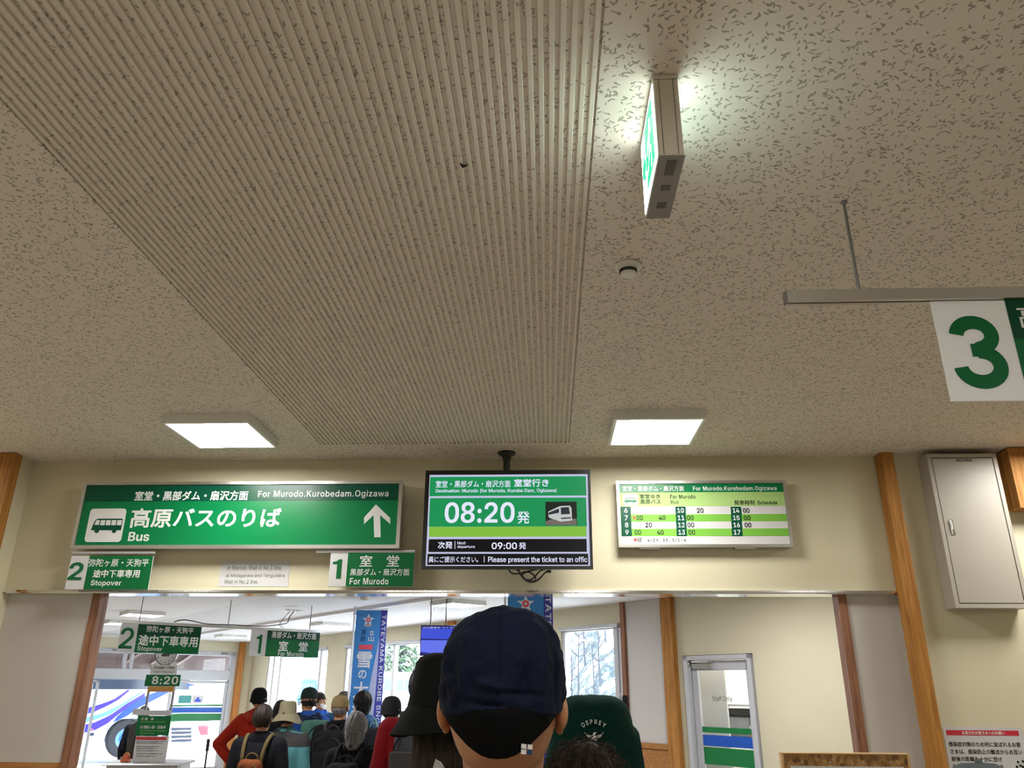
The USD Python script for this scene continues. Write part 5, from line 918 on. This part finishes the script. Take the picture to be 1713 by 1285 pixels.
# packs
backpack('brown', 'small orange-brown backpack on the brown-haired person', 'c_packorange', .25, .36, .13, 1.10, trim='c_olive')
backpack('greencap', 'sea-green backpack with dark straps on the person in the dark green cap', 'c_packgreen', .32, .48, .18, 1.18, trim='c_navyp')
backpack('beige', 'black backpack on the older person in the beige cap', 'c_packblack', .34, .50, .19, 1.16, trim='c_charcoal')
backpack('grey', 'black backpack on the grey-haired person', 'c_packblack', .30, .46, .15, 1.12)
backpack('maskblack', 'slim bag with pale green strap on the person in the white mask', 'c_navyp', .26, .40, .12, 1.16, trim='c_strapteal')
bt, bo_, s_, yb, q_ = backpack('burg', 'dark grey rucksack with mesh pocket on the burgundy jacket', 'c_packgrey', .33, .56, .20, 1.19, trim='c_packblack', name='rucksack', dx=.05)
obj('mesh_pocket', sc(cbx(-.10, .12, yb - .045, yb - .03, 1.12, 1.30, .01), s_), 'c_charcoal', bt); obj('pull_tag', sc(cbx(-.175, -.150, yb + .02, yb + .03, 1.02, 1.035, .002), s_), 'c_white', bt)
# shoulder strap of the khaki-hat person
X, Y, tr_, s = PEOPLE['khaki']; sb = thing('shoulder_bag', 'small navy shoulder bag with dark strap across the teal jacket', 'bag', T(X, Y, 0, tr_))
obj('strap', sc(tube(spline([(-.085, .10, 1.40), (-.088, -.01, 1.468), (-.082, -.128, 1.36), (-.075, -.150, 1.2), (-.06, -.148, 1.02), (-.02, -.16, .93)], 30), .014, 8), s), 'c_navyp', sb); obj('body', sc(cbx(-.12, .10, -.23, -.165, .72, .93, .02), s), 'c_navyp', sb)
# trekking pole of the person in red
X, Y, tr_, s = PEOPLE['red']; tp_ = thing('trekking_pole', 'thin black trekking pole beside the person in red', 'trekking pole', T(X - .50, Y - .05, 0, tr_)); obj('shaft', cyl((0, 0, .02), (0, 0, 1.08), .009, 10), 'black', tp_); obj('grip', cyl((0, 0, 1.0), (0, 0, 1.12), .017, 12), 'cable', tp_); obj('tip', cyl((0, 0, 0), (0, 0, .05), .004, 8, .009), 'steel', tp_); obj('basket', lathe([(0, .06), (.03, .06), (.03, .067), (0, .067)], 16), 'cable', tp_)

# tall hiking pack with lid and white emblem
X, Y, tr_, s = PEOPLE['pack']; PXc = at(993, 1200, 1, 3.2)[0]; hp = thing('hiking_pack', 'tall dark green hiking pack with white lettering and bird emblem', 'backpack', T(PXc, 3.27, 0), 'packs worn in the queue')
zt = at(993, 1163, 1, 3.2)[2]
def ring_pack(rows, m, name, amp, seed, par):
    mm = hull(*[S(p, r, 18) for p, r in rows]); return obj(name, wrinkle(to_tm(mm, .016, 2), amp, 12, seed), m, par, smooth=60)
bodyp = ring_pack([((sx * .125, y, z), .06) for sx in (-1, 1) for y in (-.06, .09) for z in (.78, zt - .26)] + [((sx * .115, y, zt - .15), .055) for sx in (-1, 1) for y in (-.05, .08)], 'c_pine', 'body', .010, 31, hp)
lid = ring_pack([((sx * .058, y, zt - .082), .082) for sx in (-1, 1) for y in (-.035, .05)] + [((sx * .118, y, zt - .20), .055) for sx in (-1, 1) for y in (-.062, .08)], 'c_pine', 'lid', .008, 33, hp)
yf = -.062 - .058
objs('side_pocket', [wrinkle(to_tm(hull(S((sx * .18, 0, .85), .05), S((sx * .175, 0, 1.15), .045), S((sx * .18, .06, .85), .04)), .02, 2), .006, 14, 9) for sx in (-1, 1)], 'c_pine', hp)
for sx in (-1, 1): obj('shoulder_strap', tube(spline([(sx * .09, .15, zt - .35), (sx * .10, .22, 1.40), (sx * .11, .36, 1.42), (sx * .12, .46, 1.30), (sx * .15, .42, 1.05), (sx * .13, .16, .95)], 24), .018, 8), 'c_capblack', hp)
zl = at(993, 1214, 1, 3.27 + yf)[2]; xl = at(993, 1222, 1, 3.27 + yf)[0] - PXc; kpx = 3.35 / 1390
let = []
for i, ch in enumerate('OSPREY'):
    g = text_poly(ch, 600); b = g.bounds; a = (i - 2.5) * .235; g = affinity.translate(g, -(b[0] + b[2]) / 2, 0); g = affinity.scale(g, .00017, .00022, origin=(0, 0)); g = affinity.rotate(g, -math.degrees(a) * .9, origin=(0, 0)); R_ = .062; let.append(affinity.translate(g, R_ * math.sin(a), R_ * math.cos(a) - R_))
LB = basis((xl, yf - .008, zl), (1, 0, 0), (0, 0, 1)); LB2 = LB @ np.array([[1, 0, 0, 0], [0, 1, 0, .006], [0, 0, 1, 0], [0, 0, 0, 1.]])
for g in let: obj('letter', xf(prism(g, 0, .010), LB2), 'letter', lid)
wing = [Polygon([(math.sin(a) * .062, .0 - .034 + .04 * (1 - math.cos(a)) + .012 * (a / .9) ** 2) for a in np.linspace(-.62, .62, 21)] + [(math.sin(a) * .062, -.034 - .005 * math.cos(a * 2.4) + .04 * (1 - math.cos(a)) + .012 * (a / .9) ** 2) for a in np.linspace(.62, -.62, 21)]).buffer(0)]
for a in np.linspace(-.5, .5, 12):
    x, y = math.sin(a) * .062, -.036 + .04 * (1 - math.cos(a)) + .012 * (a / .9) ** 2; wing.append(LineString([(x, y), (x * .82, y - .012 + abs(x) * .12)]).buffer(.0009))
bird = [Polygon([(-.006, -.034), (.0, -.022), (.010, -.022), (.004, -.028), (.006, -.036)]), Polygon([(-.004, -.036), (.004, -.036), (.010, -.052), (.0, -.047), (-.010, -.052)])]
obj('emblem', xf(prism(union_all([w.buffer(0) for w in wing + bird]), 0, .010), LB), 'letter', lid)
objs('compression_strap', [tube(spline([(sx * .186, .08, z), (sx * .194, 0, z - .01), (sx * .178, -.09, z - .03), (sx * .10, yf - .006, z - .05)], 12), .006, 6) for sx in (-1, 1) for z in (1.30, 1.08)], 'c_capblack', hp)
pz = at(1040, 1166, 1, 3.3); po_ = thing('trekking_pole', 'grey folded trekking pole strapped to the right of the green hiking pack', 'trekking pole', T(pz[0] + .016, 3.33, 0)); obj('shaft', cyl((0, 0, .78), (0, 0, pz[2] - .09), .009, 12), 'steel', po_); obj('grip', cyl((0, 0, pz[2] - .10), (0, 0, pz[2]), .0115, 16), 'c_charcoal', po_); obj('cap', cyl((0, 0, pz[2]), (0, 0, pz[2] + .006), .010, 16), 'cable', po_)

# white papers and light trims on the person in the black hat, faint stitching on the hat
X, Y, tr_, s = PEOPLE['hat']
pp_ = thing('map_leaflet', 'white folded leaflet tucked at the shoulder below the black hat', 'leaflet', T(at(727, 1275, 1, 1.86)[0], 1.86, at(727, 1280, 1, 1.86)[2])); obj('sheet', xf(prism(Polygon([(-.010, -.03), (.002, .012), (.022, -.004), (.012, -.03)]), 0, .002), basis((0, 0, 0), (1, 0, 0), (0, 0, 1))), 'c_white', pp_); obj('fold', xf(prism(Polygon([(.002, .012), (.014, .006), (.022, -.004)]), .002, .004), basis((0, 0, 0), (1, 0, 0), (0, 0, 1))), 'paper', pp_)

# ------------------------------------------------------------------ the man in the navy cap, nearest the viewer
s = 1.012; mp = at(842, 1100, 1, 1.215); NXc = mp[0]
mn = thing('person', 'person in navy cap seen from behind, largest figure in the foreground', 'person', T(NXc, 1.215, 0, 0), 'people queueing towards the buses'); P = pose('down', 'down')
obj('body', sc(P['body'], s), 'skin', mn, smooth=60); mj = obj('jacket', sc(wrinkle(to_tm(P['jacket']), .007, 11, 77), s), 'c_navyp', mn, smooth=60); obj('trousers', sc(P['trousers'], s), 'c_jeans', mn, smooth=60)
for q in P['shoes']: obj('shoe', sc(q, s), 'c_capblack', mn, smooth=60)
for sx in (-1, 1):
    e = trimesh.creation.icosphere(2, .0105); e.apply_translation([sx * .031, .0745, 1.602]); obj('eye', sc(e, s), 'eye', mn, smooth=True); e2 = trimesh.creation.icosphere(1, .0045); e2.apply_translation([sx * .031, .0832, 1.602]); obj('iris', sc(e2, s), 'ink', mn)
ZC, TOP = 1.668, 1.762
def cap_pt(th, z, grow=0):
    """th = 0 at the nape, +-pi at the brow."""
    up = (z - ZC) / (TOP - ZC); dn = (ZC - z) / .10
    f = (1 - np.clip(up, 0, 1) ** 2.5) ** (1 / 2.3) if up > 0 else 1 - .10 * dn ** 2
    fy = f if up > 0 else 1 - .16 * dn ** 2
    b = math.cos(th); y = -(.118 + grow) * fy * b - .010
    if b > 0 and z < ZC: y += 0
    return np.array([(.0895 + grow) * f * math.sin(th), y, z])
def rim(th):
    a = abs(math.degrees(th)); return 1.567 + np.interp(a, [0, 8, 16, 27, 38, 60, 90, 125, 180], [0, .0005, .004, .013, .025, .049, .064, .074, .070])
nt, nz = 181, 70; ths = np.linspace(-math.pi, math.pi, nt); V = np.zeros((nt, nz, 3))
for i, th in enumerate(ths):
    zs = np.r_[np.linspace(rim(th), ZC + .02, 48)[:-1], ZC + .02 + (TOP - ZC - .02) * np.sin(np.linspace(0, math.pi / 2, nz - 47))]
    for j, z in enumerate(zs): V[i, j] = cap_pt(th, z)
V[:, -1] = [0, -.010, TOP]
nr = V - np.array([0, -.01, ZC - .02]); nr /= np.linalg.norm(nr, axis=2, keepdims=True)
TH, ZZ = np.repeat(ths[:, None], nz, 1), V[..., 2]
crease = lambda u0, z0, ang, L, wdt, dep: dep * np.exp(-(((TH - u0) * .09 * math.cos(ang) + (ZZ - z0) * math.sin(ang)) / wdt) ** 2) * np.exp(-((-(TH - u0) * .09 * math.sin(ang) + (ZZ - z0) * math.cos(ang)) / L) ** 2)
dsp = (meshkit.fbm(V * np.array([26, 26, 20]), 3, 12) - .5) * .011 + (meshkit.fbm(V * 70, 2, 15) - .5) * .003
for c in ((-.15, 1.655, 1.25, .018, .005, .0045), (-.55, 1.66, .25, .03, .006, .004), (.42, 1.665, -.35, .03, .006, -.005), (.30, 1.645, 1.5, .030, .0035, -.004), (.75, 1.675, -.2, .035, .007, .0045), (-.95, 1.67, .3, .03, .007, .004), (-.1, 1.63, 1.45, .05, .004, -.003), (1.05, 1.66, .15, .04, .006, -.004), (0, 1.70, .0, .06, .0035, -.002)): dsp = dsp + crease(*c)
dsp *= 1.5 * np.clip((ZZ - 1.60) / .03, .15, 1)
for a in (0.0, math.pi / 3, -math.pi / 3, 2 * math.pi / 3, -2 * math.pi / 3): dsp -= .0016 * np.exp(-((TH - a) / .02) ** 2) * (ZZ > 1.635)
V = V + nr * dsp[..., None]; V[-1] = V[0]
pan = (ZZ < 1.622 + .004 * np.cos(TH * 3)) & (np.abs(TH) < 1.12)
def cap_shell(mask, name, m, par, off=0):
    Vo, Vi = V + nr * off, V - nr * .0022; idx = np.arange(nt * nz).reshape(nt, nz); f = []; N = nt * nz; used = {}
    for i in range(nt - 1):
        for j in range(nz - 1):
            if not mask[i, j]: continue
            a, b, c, d = idx[i, j], idx[i + 1, j], idx[i + 1, j + 1], idx[i, j + 1]; f += [(a, b, c), (a, c, d), (N + a, N + c, N + b), (N + a, N + d, N + c)]
            for e in ((a, b), (b, c), (c, d), (d, a)): used[e] = used.get(e, 0) + 1
    for (a, b) in list(used):
        if (b, a) not in used: f += [(b, a, N + a), (b, N + a, N + b)]
    t = trimesh.Trimesh(np.vstack([Vo.reshape(-1, 3), Vi.reshape(-1, 3)]), f, process=False); t.remove_unreferenced_vertices(); return obj(name, t, m, par, smooth=45)
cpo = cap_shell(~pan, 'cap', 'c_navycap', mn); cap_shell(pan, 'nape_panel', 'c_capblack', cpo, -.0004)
a = np.linspace(-1.1, 1.1, 25); outer = np.stack([.082 * np.sin(a), .085 + .080 * np.cos(a)], 1); inner = np.stack([.086 * np.sin(a[::-1]), .094 * np.cos(a[::-1])], 1)
br = prism(Polygon(np.vstack([outer, inner])).buffer(0), 0, .004); br.vertices[:, 2] -= 3.0 * br.vertices[:, 0] ** 2 + .2 * np.clip(br.vertices[:, 1] - .08, 0, 1); br.apply_translation([0, -.01, 1.648]); obj('brim', br, 'c_navycap', cpo)
bt = trimesh.creation.icosphere(2, .007); bt.apply_scale([1, 1, .5]); bt.apply_translation([0, -.01, TOP + .002]); obj('button', bt, 'c_navycap', cpo)
# four small pale squares on the nape panel
lc = at(882, 1252, 1, 1.13); uth = math.asin(np.clip((lc[0] - NXc) / .084, -1, 1)); zlg = lc[2] + .0
for du, dz, m in ((-.052, .0033, 'letter'), (.052, .0033, 'letter'), (-.052, -.0033, 'letter'), (.052, -.0033, 'c_bluej')):
    g = []
    for k, (eu, ez) in enumerate(((-.042, -.0027), (.042, -.0027), (.042, .0027), (-.042, .0027))): g.append(cap_pt(uth + du + eu, zlg + dz + ez + (du + eu) * -.010, .0012))
    g = np.array(g); n_ = np.cross(g[1] - g[0], g[3] - g[0]); n_ /= np.linalg.norm(n_); v = np.vstack([g, g + n_ * .0009]); obj('logo_square', trimesh.convex.convex_hull(v), m, cpo)
